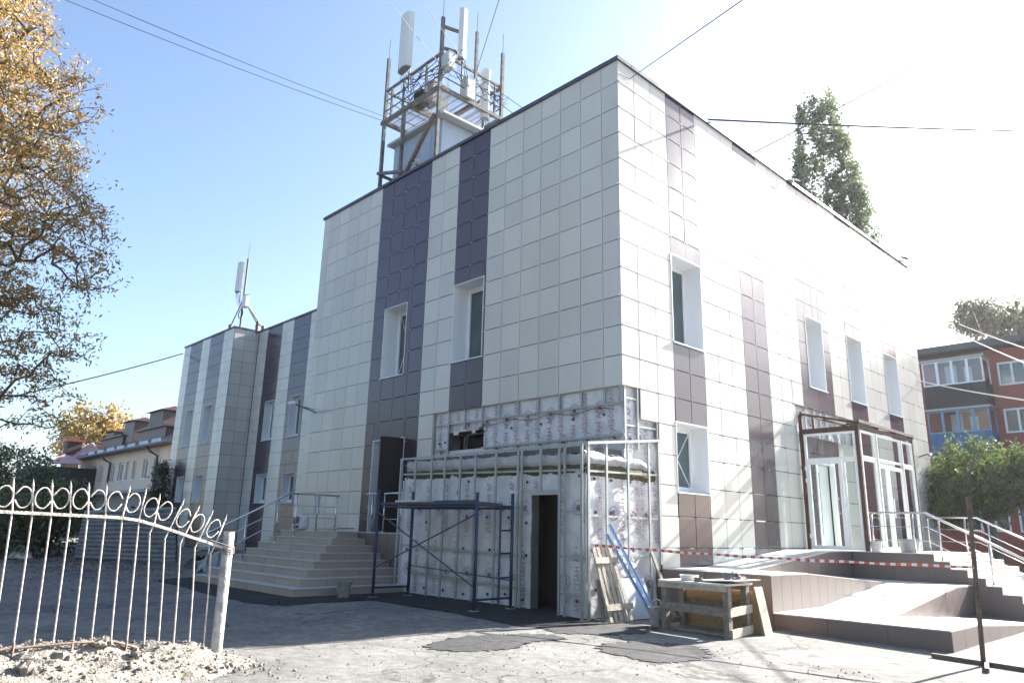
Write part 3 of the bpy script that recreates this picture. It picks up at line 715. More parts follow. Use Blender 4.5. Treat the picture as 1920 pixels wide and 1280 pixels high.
# wool strip and the lumpy wrapped parapet
def lumpy(pl, u0, u1, va0, va1, name, m, w0, w1, amp, parent, rag=0.02, nv=5):
    n = int((u1-u0)/0.07); mb = MB(); vs = []
    for i in range(n+1):
        u = u0+(u1-u0)*i/n; t = i/n; tv = va0[0]+(va1[0]-va0[0])*t; bv = va0[1]+(va1[1]-va0[1])*t
        tv += rag*noise2(u*6, 1, 2); bv += rag*noise2(u*7, 4, 5)
        for j in range(nv+1):
            s = j/nv; bul = math.sin(math.pi*min(1, s))**0.6 if 0 < s < 1 else 0
            vs.append(pl.P(u, bv+(tv-bv)*s, w0 + (w1-w0)*bul + amp*noise2(u*5, s*4, 7)*(1 if 0 < s < 1 else 0)))
    fs = [(i*(nv+1)+j, (i+1)*(nv+1)+j, (i+1)*(nv+1)+j+1, i*(nv+1)+j+1) for i in range(n) for j in range(nv)]
    mb.add(vs, fs); return mb.build(name, m, parent, smooth=True)
lumpy(PF, -5.45, -0.05, (-8.66, -8.92), (-8.72, -8.97), 'mineral_wool', WOOL, -0.05, -0.01, 0.01, ann)
lumpy(PS, -1.0, 1.05, (-8.72, -8.97), (-8.76, -9.0), 'mineral_wool', WOOL, -0.03, 0.02, 0.01, ann)
lumpy(PF, -5.42, -0.03, (-8.46, -8.72), (-8.55, -8.80), 'wrapped_parapet', MEMB_HI, -0.05, 0.015, 0.02, ann)
lumpy(PS, -1.02, 0.95, (-8.52, -8.78), (-8.56, -8.80), 'wrapped_parapet', MEMB_HI, -0.05, 0.02, 0.02, ann)
mb = MB(); mb.box(-5.5, -0.06, -0.98, 0.0, -8.62, -8.56); mb.build('roof_felt', mat('felt', (0.03, 0.03, 0.035), 0.9), ann)
PT = Plane('A', -1.10); PTS = Plane('B', 0.075)
for u in (-5.51, -4.96, -4.37, -3.91, -3.40, -2.92, -2.30, -1.67, -1.57, -0.60, -0.47, -0.07): stud(PT, u, gz(u, -1.1)+0.012, -8.44, 0.02, ann)
stud(PT, -1.07, -9.22, -8.44, 0.02, ann)
rail(PT, -5.54, -8.42, -0.04, -8.43, 0.01, ann, 0.04)
rail(PT, -5.5, -8.76, -0.1, -8.88, -0.02, ann); rail(PT, -5.5, -9.45, -1.6, -9.52, -0.02, ann, 0.03); rail(PT, -5.4, -10.30, -1.5, -10.40, -0.02, ann, 0.04); rail(PT, -4.95, -10.86, -1.5, -10.98, -0.02, ann, 0.05)
rail(PT, -1.57, -9.23, -0.6, -9.24, -0.01, ann, 0.05)
for v in (-9.59, -10.36, -10.99): rail(PT, -0.6, v, -0.07, v-0.01, -0.02, ann)
for u in (-1.08, -0.58, 0.05, 0.70, 1.03): stud(PTS, u, gz(0.07, u)+0.01 if u < 1.0 else -10.5, -8.44+0.12*(u+1.1), 0.0, ann)
mb = MB(); mb.beam((0.075, -1.12, -8.42), (0.075, 1.09, -8.165), 0.03, 0.05); mb.build('rail', GALV, ann)
for (v0, v1) in ((-8.90, -8.84), (-9.66, -9.67), (-10.35, -10.33)): rail(PTS, -1.05, v0, 1.02, v1, -0.03, ann, 0.035)
for v in (-9.67, -10.34):
    for u in (-0.75, -0.2, 0.4, 0.85):
        mb = MB(); mb.box(-0.05, 0.06, u-0.05, u+0.05, v-0.012, v+0.012); mb.build('bracket', GALV, ann)

# ------------------------------------------------------------------ entrance stairs on the left
st = thing('tiled_stairs', 'wide beige tiled stairs with eight steps to the dark doorway', 'stairs', (-8, -2, -11.35))
tile_cache = {}
def facing(pl, u0, u1, v0, v1, par, m, step=0.6, th=0.010, name='tile', start=None):
    """one real tile after another along a face"""
    e = [u0]; x = (start if start is not None else u0+step)
    while x < u1-0.05:
        if x > u0+0.05: e.append(x)
        x += step
    e.append(u1)
    for a, b in zip(e[:-1], e[1:]):
        wd, ht = b-a-0.012, v1-v0-0.004; key = (round(wd, 3), round(ht, 3), pl.k, m.name, th)
        if key not in tile_cache:
            mb = MB(); q = Plane(pl.k, 0.0); q.box(mb, -wd/2, wd/2, -ht/2, ht/2, 0, th)
            me = bpy.data.meshes.new('tile'); me.from_pydata(mb.v, [], mb.f); me.materials.append(m); me.update(); tile_cache[key] = me
        o = bpy.data.objects.new(name, tile_cache[key]); COL.objects.link(o); o.parent = par
        p = pl.P((a+b)/2, (v0+v1)/2, 0); o.location = Vector((p[0], p[1], p[2]+O)) - WL[par.name]
H8 = 0.1545
for k in range(1, 9):
    xr = -5.34-(k-1)*0.362; yf = -3.609+(k-1)*0.341; xl = -10.38-(k-1)*0.06; zt = -11.3+k*H8; zb = zt-H8 if k > 1 else -11.6
    mb = MB(); mb.box(xl+0.01, xr-0.012, yf+0.012, -0.62, zb, zt-0.018); s = mb.build('step', STEP_T, st)
    facing(Plane('A', yf+0.012), xl, xr-0.012, max(zb, -11.42), zt-0.022, s, STEP_T)
    facing(Plane('B', xr-0.012), yf+0.012, -0.62, max(zb, -11.42), zt-0.022, s, STEP_T)
    mb = MB(); mb.box(xl, xr+0.012, yf-0.012, yf+0.40, zt-0.018, zt); mb.box(xr-0.42, xr+0.012, yf+0.40, -0.62, zt-0.018, zt); mb.build('tread', TREAD, s)
mb = MB(); mb.box(-10.85, -5.58, -0.6, -0.02, -11.5, -10.085); ld = mb.build('landing', PLINTH, st)
facing(Plane('A', -0.6), -7.8, -5.58, -11.3, -10.7, ld, PLINTH); facing(Plane('A', -0.6), -7.8, -5.58, -10.69, -10.09, ld, PLINTH)
mb = MB(); mb.box(-10.85, -5.56, -0.63, -0.01, -10.083, -10.06); mb.build('landing_slab', TREAD, ld)
def railing(name, label, loc, pts, posts, mids=(0.33, 0.66), r=0.025, group=None, base=None):
    t = thing(name, label, 'railing', loc, group)
    m = MB(); m.tube(pts, r, 10); m.build('handrail', STEEL, t, smooth=True)
    for (p, zb) in posts:
        m = MB(); m.tube([p, (p[0], p[1], zb)], 0.02, 10); m.build('post', STEEL, t, smooth=True)
        m = MB(); m.lathe((p[0], p[1], zb), [(0.0, 0.012), (0.05, 0.012), (0.05, 0.0)], 12); m.build('base_plate', STEEL, t)
    hgt = 0.93
    for f in mids:
        m = MB(); m.tube([(q[0], q[1], q[2]-hgt*f) for q in pts], 0.009, 6); m.build('mid_rail', STEEL, t, smooth=True)
    return t
zt_at = lambda y: -11.3 + H8*min(8, max(1, int((y+3.609)/0.341)+1))
sl_ = lambda y: -9.12 - (max(0, -1.5-y))*0.505
railing('stair_railing', 'stainless railing up the left side of the beige stairs', (-9.9, -1.5, -10.1),
        [(-9.9, -3.85, sl_(-3.85)), (-9.9, -1.52, -9.12), (-9.9, -0.04, -9.12)],
        [((-9.9, y, sl_(y)), zt_at(y)) for y in (-3.5, -2.65, -1.82, -1.3, -0.68, -0.1)])
railing('landing_railing', 'short stainless railing beside the dark doorway on the landing', (-7, -0.5, -10.06),
        [(-7.75, -0.52, -9.13), (-6.1, -0.52, -9.13)], [((-7.48, -0.52, -9.13), -10.06), ((-6.95, -0.52, -9.13), -10.06), ((-6.25, -0.52, -9.13), -10.06)])
# things on the stairs
def sack(name, label, cat, c, sx, sy, sz, m, seed=0, prints=True):
    n, k = 14, 9; r = random.Random(seed); vs = []; fs = []
    for j in range(k+1):
        ph = math.pi*j/k - math.pi/2
        for i in range(n):
            th = 2*math.pi*i/n
            f = lambda a: math.copysign(abs(a)**0.55, a)
            x = f(math.cos(ph))*f(math.cos(th)); y = f(math.cos(ph))*f(math.sin(th)); z = f(math.sin(ph))
            d = 1+0.05*noise2(th*2+seed, ph*3, seed)+r.uniform(-.015, .015)
            vs.append((c[0]+x*sx*d, c[1]+y*sy*d, c[2]+sz+z*sz*d))
    for j in range(k):
        for i in range(n): fs.append((j*n+i, j*n+(i+1) % n, (j+1)*n+(i+1) % n, (j+1)*n+i))
    mb = MB(); mb.add(vs, fs)
    t = thing(name, label, cat, c); mb.build('sack_body', m, t, smooth=True)
    if prints:
        mb = MB(); P = Plane('A', c[1]-sy*1.05).P
        mb.quad(P(c[0]-sx*.55, c[2]+sz*.3), P(c[0]+sx*.75, c[2]+sz*.3), P(c[0]+sx*.75, c[2]+sz*.62), P(c[0]-sx*.2, c[2]+sz*.62), 1)
        mb.quad(P(c[0]+sx*.1, c[2]+sz*1.5), P(c[0]+sx*.7, c[2]+sz*1.5), P(c[0]+sx*.7, c[2]+sz*1.85), P(c[0]+sx*.2, c[2]+sz*1.85), 0)
        x0 = c[0]-sx*0.45
        for st_ in ([(0,1),(0,.15),(.15,0),(.5,0),(.5,1)], [(.75,0),(.95,1),(1.15,0)], [(1.4,0),(1.4,1)], [(1.85,0),(1.85,1)], [(1.4,.5),(1.85,.5)]):
            ribbon(mb, P, [(x0+a*0.16, c[2]+sz*0.9+b*0.15) for a, b in st_], 0.035, 0.003, 1)
        mb.build('sack_print', [mat('sack_red', (0.45, 0.05, 0.07), 0.6), mat('sack_blue', (0.03, 0.03, 0.09), 0.6)], t)
    return t
sack('cement_sack', 'white and red paper cement sack slumped on the stair landing', 'sack', (-10.12, -1.02, -10.06), 0.26, 0.16, 0.20, mat('sack_paper', (0.62, 0.60, 0.62), 0.7, var=0.1, scale=8), 3)
mb = MB(); mb.beam((-9.1, -1.0, -10.005), (-7.85, -1.0, -9.985), 0.5, 0.03); tag(mb.build('metal_sheet', GALV, org=(-8.5, -1.0, -10.05)), 'flat pale metal sheet lying on the stair landing right of the sack', 'sheet')
mb = MB(); mb.prism([(-9.0, -1.0, -10.0), (-8.8, -1.0, -10.0), (-8.82, -1.0, -9.6), (-8.85, -1.0, -9.45), (-8.88, -1.0, -9.62), (-8.92, -1.0, -9.62), (-8.95, -1.0, -9.45), (-8.98, -1.0, -9.6)], (0, 0.02, 0))
mb2 = MB(); mb2.prism([(-9.93, -0.78, -9.62), (-9.93, -0.58, -9.62), (-9.93, -0.60, -9.30), (-9.93, -0.57, -9.13), (-9.93, -0.63, -9.13), (-9.93, -0.65, -9.28), (-9.93, -0.71, -9.28), (-9.93, -0.73, -9.13), (-9.93, -0.79, -9.13), (-9.93, -0.76, -9.30)], (-0.015, 0, 0))
tag(mb2.build('plastic_bag', WHPL, org=(-9.93, -0.68, -9.4)), 'thin white carrier bag hanging on the stair railing', 'bag')
def bucket(name, label, c, r, h, m, handle=True, fill=None, tilt=0, group=None):
    t = thing(name, label, 'bucket', c, group); r0 = r*0.78
    mb = MB(); mb.lathe(c, [(0, 0.004), (r0, 0.0), (r, h), (r*1.06, h), (r*1.06, h-0.02), (r*0.96, h-0.02), (r0*0.95, 0.02), (0, 0.02)], 20); mb.build('bucket_body', m, t, smooth=False)
    if fill: mb = MB(); mb.lathe(c, [(0, h*fill+0.01), (r*0.93, h*fill)], 20); mb.build('contents', CONCB, t)
    if handle:
        mb = MB(); mb.tube([(c[0]+r*math.cos(a)*1.02, c[1]+0.02, c[2]+h-0.02+r*1.1*math.sin(a)) for a in [math.pi*i/10 for i in range(11)]], 0.005, 6); mb.build('handle', GALV, t)
    return t
bucket('bucket', 'cement crusted bucket at the foot of the beige stairs', (-4.9, -2.75, gz(-4.9, -2.75)+0.015), 0.15, 0.30, mat('bucket_old', (0.16, 0.14, 0.12), 0.85, col2=(0.30, 0.28, 0.24), scale=14), handle=False, fill=0.8)
mb = MB(); mb.lathe((-7.62, -0.35, -10.06), [(0, 0), (0.055, 0.0), (0.055, 0.2), (0.03, 0.27), (0.02, 0.28), (0.02, 0.31), (0, 0.31)], 14)
tag(mb.build('water_bottle', glass_mat('bottle_plastic', (0.55, 0.68, 0.8)), org=(-7.62, -0.35, -10.06), smooth=True), 'clear plastic bottle standing on the landing left of the dark doorway', 'bottle')

# ------------------------------------------------------------------ scaffold
sc = thing('scaffold', 'blue tubular scaffold with dark plank deck in front of the wrapped annex', 'scaffold', (-3.05, -1.8, -11.35))
sx0, sx1, sy0, sy1 = -4.62, -1.52, -2.25, -1.38
for (x, y, zt) in ((sx0, sy0, -9.18), (sx1, sy0, -9.30), (sx0, sy1, -9.18), (sx1, sy1, -9.28)):
    zg = gz(x, y)+0.015
    mb = MB(); mb.tube([(x, y, zg), (x, y, zt)], 0.03, 8); lg = mb.build('leg', BLUEP, sc, smooth=True)
    mb = MB(); mb.box(x-0.07, x+0.07, y-0.07, y+0.07, zg, zg+0.012); mb.build('foot_plate', GALV, lg)
for x in (sx0, sx1):
    for z in (-9.52, gz(x, -1.8)+0.20):
        mb = MB(); mb.tube([(x, sy0, z), (x, sy1, z)], 0.02, 8); mb.build('end_rail', BLUEP, sc)
mb = MB(); mb.tube([(sx1, sy1-0.30, -9.5), (sx1, sy1-0.30, -11.2)], 0.02, 8); mb.build('ladder_upright', BLUEP, sc)
for z in (-9.95, -10.35, -10.77):
    mb = MB(); mb.tube([(sx1, sy1-0.30, z), (sx1, sy1, z+0.01)], 0.017, 8); mb.build('rung', BLUEP, sc)
for (za, zb) in ((-10.75, -9.68), (-9.62, -10.9)):
    mb = MB(); mb.tube([(sx0, sy0-0.03, za), (sx1, sy0-0.03, zb)], 0.014, 6); mb.build('cross_brace', mat('brace', (0.05, 0.06, 0.09), 0.5), sc)
mb = MB(); mb.tube([(sx0, sy1+0.03, -10.7), (sx1, sy1+0.03, -10.82)], 0.012, 6); mb.build('cross_brace', MATS['brace'], sc)
for y in (sy0+0.02, sy1-0.02):
    mb = MB(); mb.tube([(sx0, y, -9.53), (sx1, y, -9.55)], 0.02, 8); mb.build('side_rail', BLUEP, sc)
for i in range(4):
    y = sy0+0.12+i*0.21
    mb = MB(); mb.beam((sx0-0.12+0.05*i, y, -9.46), (sx1+0.0-0.08*i, y, -9.48), 0.19, 0.045); mb.build('deck_plank', DECKW, sc)
mb = MB(); mb.box(-1.5-1.25, -1.5, sy0-0.03, sy0+0.0, -9.50, -9.43); mb.build('deck_edge', BLUEP, sc)
mb = MB(); mb.box(-4.25, -3.5, -2.1, -1.9, -9.435, -9.40); tag(mb.build('offcut', CHIP, org=(-3.9, -2, -9.43)), 'pale offcut of board lying on the scaffold deck', 'board')

# ------------------------------------------------------------------ ramp and entrance steps on the right
rp = thing('ramp', 'switchback access ramp with pale top and brown tiled sides along the sunlit wall', 'ramp', (2, 4, -11.45))
GZ = -11.7
def slab(name, x0, x1, ya, za, yb, zb, m=RAMPTOP, body=PLINTH):
    mb = MB()
    mb.add([(x0,ya,GZ),(x1,ya,GZ),(x1,yb,GZ),(x0,yb,GZ),(x0,ya,za-0.02),(x1,ya,za-0.02),(x1,yb,zb-0.02),(x0,yb,zb-0.02)],
           [(0,3,2,1),(4,5,6,7),(0,1,5,4),(1,2,6,5),(2,3,7,6),(3,0,4,7)])
    b = mb.build(name, body, rp)
    e = 0.012; mb = MB()
    mb.add([(x0,ya,za-0.018),(x1,ya,za-0.018),(x1,yb,zb-0.018),(x0,yb,zb-0.018),(x0,ya,za),(x1,ya,za),(x1,yb,zb),(x0,yb,zb)],
           [(0,3,2,1),(4,5,6,7),(0,1,5,4),(1,2,6,5),(2,3,7,6),(3,0,4,7)])
    mb.build('top_slab', m, b); return b
pfm = slab('platform', 0.02, 2.2, 1.1, -10.57, 2.5, -10.57)
run1 = slab('ramp_run', 0.02, 1.1, 2.502, -10.57, 6.06, -10.23)
lnd1 = slab('landing', 0.02, 1.1, 6.062, -10.23, 7.298, -10.23)
run2 = slab('ramp_run', 1.102, 2.198, 2.502, -10.572, 6.15, -10.83)
mid = slab('platform', 1.102, 3.55, 6.152, -10.832, 7.298, -10.832)
run3 = slab('ramp_run', 2.202, 3.55, 2.9, -11.172, 6.15, -10.834)
low = slab('platform', 2.202, 3.55, 1.1, -11.17, 2.898, -11.17)
low2 = slab('platform', 3.552, 4.86, 1.1, -11.172, 2.3, -11.172)
run4 = slab('ramp_run', 3.552, 4.86, 2.302, -11.174, 6.6, -11.44)
lnd = slab('landing', 0.02, 2.85, 7.3, -10.225, 11.6, -10.225)
mb = MB()
def panel_wall(x, y0, y1, topf, botf, par, step=0.6, name='tile', th=0.010):
    y = y0
    while y < y1-0.02:
        b = min(y+step, y1); g = 0.003
        mb = MB(); a0, a1, b0, b1 = botf(y), topf(y), botf(b), topf(b)
        if max(a1-a0, b1-b0) > 0.03:
            mb.add([(x,y+g,a0),(x,b-g,b0),(x,b-g,b1),(x,y+g,a1),(x+th,y+g,a0),(x+th,b-g,b0),(x+th,b-g,b1),(x+th,y+g,a1)],
                   [(0,3,2,1),(4,5,6,7),(0,1,5,4),(1,2,6,5),(2,3,7,6),(3,0,4,7)])
            mb.build(name, PLINTH, par)
        y = b
lin = lambda ya, za, yb, zb: (lambda y: za+(zb-za)*max(0, min(1, (y-ya)/(yb-ya))))
t2 = lambda y: -10.592 if y < 2.5 else lin(2.5, -10.592, 6.15, -10.852)(y)
b3 = lambda y: -11.17 if y < 2.9 else lin(2.9, -11.17, 6.15, -10.835)(y)
panel_wall(2.2, 1.1, 6.1, t2, b3, pfm, 0.36)
panel_wall(1.1, 2.5, 7.29, lambda y: lin(2.5, -10.592, 6.06, -10.252)(y), lambda y: lin(2.5, -10.57, 6.15, -10.83)(y), run1, 0.6)
panel_wall(3.55, 2.9, 7.29, lambda y: lin(2.9, -11.19, 6.15, -10.856)(y), lambda y: lin(2.3, -11.174, 6.6, -11.44)(y), run3, 0.42)
panel_wall(4.86, 1.1, 6.2, lambda y: lin(2.3, -11.192, 6.6, -11.46)(y), lambda y: gz(4.87, y)-0.02, low2, 0.6)
facing(Plane('A', 1.1), 0.07, 2.21, -11.45, -10.99, pfm, PLINTH, 0.9); facing(Plane('A', 1.1), 0.07, 2.21, -10.985, -10.592, pfm, PLINTH, 0.9)
facing(Plane('A', 1.1), 2.212, 4.87, -11.55, -11.19, low, PLINTH, 0.9)
facing(Plane('A', 7.3), 1.112, 2.85, -10.826, -10.247, lnd, PLINTH, 0.9)
es = thing('entrance_steps', 'pale stone entrance steps descending right from the glazed porch', 'stairs', (4, 9.4, -11.4))
xst = [2.85, 3.155, 3.47, 3.79, 4.07, 4.40, 4.72, 5.04, 5.36]
for k in range(8):
    zt = -10.225-0.152*(k+1)
    mb = MB(); mb.box(2.853 if k == 0 else 2.853, xst[k+1], 7.302, 11.598, zt-0.152 if k < 7 else -11.7, zt-0.022) if False else mb.box(xst[k]-0.0+0.003, xst[k+1], 7.302, 11.598, -11.7, zt-0.022)
    s = mb.build('step', PLINTH, es)
    mb = MB(); mb.box(xst[k]+0.003, xst[k+1]+0.012, 7.29, 11.61, zt-0.02, zt); mb.build('tread', RAMPTOP, s)
    facing(Plane('B', xst[k] if k else 2.85), 7.29, 11.6, zt+0.002, zt+0.13, s, RAMPSTEP)
def zstair(x):
    for k in range(8):
        if x < xst[k+1]: return -10.225-0.152*(k+1) if x > 2.85 else -10.225
    return -11.44
for (y, x0, lab) in ((7.46, 1.52, 'stainless handrail on the near side of the entrance steps'), (11.35, 1.52, 'stainless handrail on the far side of the entrance steps')):
    sl2 = lambda x: -9.345-(max(0, x-2.73))*0.525
    railing('step_railing', lab, (3, y, -10.2), [(x0, y, -9.345), (2.73, y, -9.345), (5.2, y, sl2(5.2))],
            [((x, y, sl2(x)), zstair(x)) for x in (1.56, 2.45, 2.98, 3.9, 4.8)])

# ------------------------------------------------------------------ glazed vestibule
ve = thing('glazed_porch', 'white framed glazed entrance porch in a brown steel skeleton against the sunlit wall', 'porch', (0.7, 9.2, -10.22))
X1, Y0, Y1, ZB = 1.45, 7.38, 11.10, -10.223
for (x, y, zt) in ((0.06, Y0, -6.87), (X1, Y0, -7.2), (X1, Y1, -7.2), (0.06, Y1, -6.87)):
    mb = MB(); mb.beam((x, y, ZB), (x, y, zt), 0.09); mb.build('post', BROWNST, ve)
mb = MB(); mb.beam((0.38, Y0, -7.3), (0.38, Y0, -6.98), 0.05); mb.build('post', BROWNST, ve)
for y in (Y0, Y0+1.24, Y0+2.48, Y1):
    mb = MB(); mb.beam((0.06, y, -6.85), (X1+0.06, y, -7.22), 0.055, 0.05); mb.build('rafter', BROWNST, ve)
for (z, x) in ((-7.16, X1+0.05), (-7.27, X1), (-6.83, 0.09), (-7.02, 0.7)):
    mb = MB(); mb.beam((x, Y0-0.05, z), (x, Y1+0.05, z), 0.06, 0.07); mb.build('beam', BROWNST, ve)
mb = MB(); mb.beam((0.06, Y0, -7.32), (X1, Y0, -7.32), 0.07, 0.12); mb.build('beam', BROWNST, ve)
def pframe(pl, u0, u1, v0, v1, w, name='frame', fw=0.055, par=ve, glass=True, th=0.06):
    mb = MB(); pl.box(mb, u0, u0+fw, v0, v1, w-th, w); pl.box(mb, u1-fw, u1, v0, v1, w-th, w); pl.box(mb, u0+fw, u1-fw, v0, v0+fw, w-th, w); pl.box(mb, u0+fw, u1-fw, v1-fw, v1, w-th, w)
    o = mb.build(name, PVC, par)
    if glass:
        mb = MB(); pl.box(mb, u0+fw-0.005, u1-fw+0.005, v0+fw-0.005, v1-fw+0.005, w-th/2-0.006, w-th/2); mb.build('pane', CLEAR, o)
    return o
QS = Plane('A', Y0); QF = Plane('B', X1)
pframe(QS, 0.11, 1.39, -8.06, -7.39, 0.03); 
dd = pframe(QS, 0.12, 1.02, ZB+0.01, -8.07, 0.035, 'door', 0.09)
pframe(QS, 1.03, 1.39, ZB+0.01, -8.07, 0.03)
mb = MB(); mb.tube([QS.P(0.88, -8.95, 0.09), QS.P(0.88, -9.42, 0.09)], 0.014, 8)
for v in (-9.02, -9.35): mb.tube([QS.P(0.88, v, 0.03), QS.P(0.88, v, 0.09)], 0.01, 6)
mb.build('handle', STEEL, dd)
for v in (-8.25, -8.55, -9.9):
    mb = MB(); mb.tube([QS.P(0.11, v-0.05, 0.05), QS.P(0.11, v+0.05, 0.05)], 0.016, 8); mb.build('hinge', WHITE, dd)
for (a, b) in ((7.46, 8.42), (8.46, 10.16), (10.2, 11.03)): pframe(QF, a, b, -8.03, -7.36, 0.03)
pframe(QF, 7.46, 8.42, ZB+0.01, -8.04, 0.03); pframe(QF, 10.2, 11.03, ZB+0.01, -8.04, 0.03)
pframe(QF, 8.46, 9.06, ZB+0.01, -8.12, 0.035, 'door', 0.08); d3 = pframe(QF, 9.07, 10.16, ZB+0.01, -8.12, 0.035, 'door', 0.09)
mb = MB(); mb.tube([QF.P(9.13, -8.95, 0.08), QF.P(9.13, -9.4, 0.08)], 0.014, 8); mb.build('handle', WHITE, d3)
for y in (8.44, 10.18):
    mb = MB(); QF.box(mb, y-0.02, y+0.02, ZB, -7.36, -0.03, 0.055); mb.build('joint_strip', mat('foam_strip', (0.55, 0.50, 0.42), 0.9, col2=(0.75, 0.72, 0.66), scale=25, bump=1.0, bscale=50), ve)
bucket('bucket', 'small white bucket on the landing beside the glazed porch corner', (1.62, 7.42, -10.225), 0.13, 0.24, WHPL, handle=False, fill=0.85)
bucket('bucket', 'wide grey tub on the landing in front of the glazed porch doors', (2.20, 7.85, -10.225), 0.24, 0.30, GREYPL, handle=False)

# ------------------------------------------------------------------ workbench and site clutter
bn = thing('workbench', 'rough timber workbench with shelf rails in front of the ramp wall', 'workbench', (1.87, -0.3, -11.41))
def zb_(x, y): return gz(x, y)
for (x, y) in ((1.30, -0.66), (2.42, -0.70), (1.18, 0.02), (2.34, -0.02)):
    mb = MB(); mb.beam((x, y, zb_(x, y)), (x, y, -10.68), 0.095, 0.10, up=(0,1,0)); mb.build('leg', WOODG, bn)
mb = MB(); mb.beam((1.24, -0.73, -11.03), (2.47, -0.77, -11.05), 0.03, 0.12); mb.build('front_rail', WOODG, bn)
mb = MB(); mb.beam((2.485, -0.75, -11.05), (2.40, 0.05, -11.03), 0.03, 0.12); mb.build('side_rail', WOODP, bn)
mb = MB(); mb.beam((2.485, -0.72, -11.35), (2.40, 0.05, -11.33), 0.03, 0.12); mb.build('side_rail', WOODP, bn)
mb = MB(); mb.beam((1.25, -0.60, -11.37), (2.40, -0.64, -11.38), 0.10, 0.04); mb.build('bottom_rail', WOODG, bn)
mb = MB(); mb.beam((1.17, -0.7, -11.30), (1.12, 0.05, -11.3), 0.03, 0.08); mb.build('side_rail', WOODG, bn)
mb = MB(); mb.beam((1.15, 0.08, -11.02), (2.36, 0.04, -11.03), 0.03, 0.1); mb.build('back_rail', WOODG, bn)
mb = MB(); mb.beam((1.2, -0.70, -10.72), (2.45, -0.74, -10.72), 0.03, 0.08); mb.build('apron', WOODP, bn)
mb = MB(); mb.beam((1.15, 0.05, -10.72), (2.36, 0.03, -10.72), 0.03, 0.08); mb.build('apron', WOODP, bn)
for i in range(3):
    y0 = -0.72 + i*0.27
    mb = MB(); mb.beam((1.22, y0+0.12, -10.665), (2.44, y0+0.09, -10.665), 0.262, 0.03); mb.build('top_board', CHIP, bn)
mb = MB(); mb.beam((1.85, -0.25, -10.632), (2.55, -0.30, -10.60), 0.72, 0.018, up=(0,0,1)); mb.build('top_board', CHIP, bn)
mb = MB(); mb.prism([(1.15, 0.10, -11.38), (2.55, 0.18, -11.42), (2.42, 0.10, -10.78), (1.2, 0.12, -10.78)], (0, 0.018, 0))
tag(mb.build('osb_board', OSB, org=(1.8, 0.12, -11.4)), 'tan chipboard panel leaning behind the workbench', 'board')
mb = MB(); mb.prism([(2.50, 0.14, -11.43), (2.58, 0.10, -11.43), (2.44, 0.10, -10.72), (2.40, 0.14, -10.72)], (0, 0.25, 0))
tag(mb.build('plank', WOODP, org=(2.5, 0.15, -11.43)), 'pale plank leaning against the right end of the workbench', 'plank')
# tray of mortar, brush, rag
t = thing('mortar_tray', 'small white tub crusted with mortar on the workbench', 'tub', (1.62, -0.45, -10.65))
mb = MB(); c = (1.62, -0.45, -10.65); mb.lathe(c, [(0, 0.0), (0.13, 0.0), (0.155, 0.085), (0.14, 0.085), (0.12, 0.02), (0, 0.02)], 16); mb.build('tub_body', WHPL, t)
mb = MB(); mb.lathe(c, [(0, 0.08), (0.08, 0.075), (0.13, 0.06)], 14); mb.build('mortar', CONCB, t)
mb = MB(); mb.beam((1.83, -0.62, -10.63), (1.95, -0.60, -10.63), 0.07, 0.04); mb.beam((1.83, -0.62, -10.60), (1.95, -0.60, -10.60), 0.03, 0.03); tag(mb.build('scrub_brush', WOODG, org=(1.89, -0.61, -10.65)), 'small wooden float lying beside the mortar tub', 'hand float')
def crumple(c, sx, sy, sz, n=26, seed=0):
    mb = MB(); vs = []
    for j in range(n+1):
        for i in range(n+1):
            a, b = i/n*2-1, j/n*2-1; r = math.hypot(a, b)
            k = max(0, 1-r**2.2)
            edge = 1+0.18*noise2(a*3+seed, b*3)
            vs.append((c[0]+a*sx*edge, c[1]+b*sy*edge, c[2]+0.004+sz*k*(0.55+0.5*noise2(a*4+seed, b*4, seed)+0.25*noise2(a*11, b*9, seed))))
    fs = []
    for j in range(n):
        for i in range(n):
            a, b = (i+.5)/n*2-1, (j+.5)/n*2-1
            if math.hypot(a, b) < 0.98+0.1*noise2(a*5, b*5, seed): fs.append((j*(n+1)+i, j*(n+1)+i+1, (j+1)*(n+1)+i+1, (j+1)*(n+1)+i))
    mb.add(vs, fs); return mb
tag(crumple((2.28, -0.28, -10.60), 0.24, 0.20, 0.13, seed=4).build('rag', CLOTH, smooth=True, org=(2.28, -0.28, -10.6)), 'crumpled dark rag heaped on the right end of the workbench', 'rag')
bucket('bucket', 'dented cement bucket with wire handle beside the workbench leg', (1.02, -0.52, gz(1.0, -0.5)+0.003), 0.125, 0.30, CONCB, handle=True, fill=0.5)
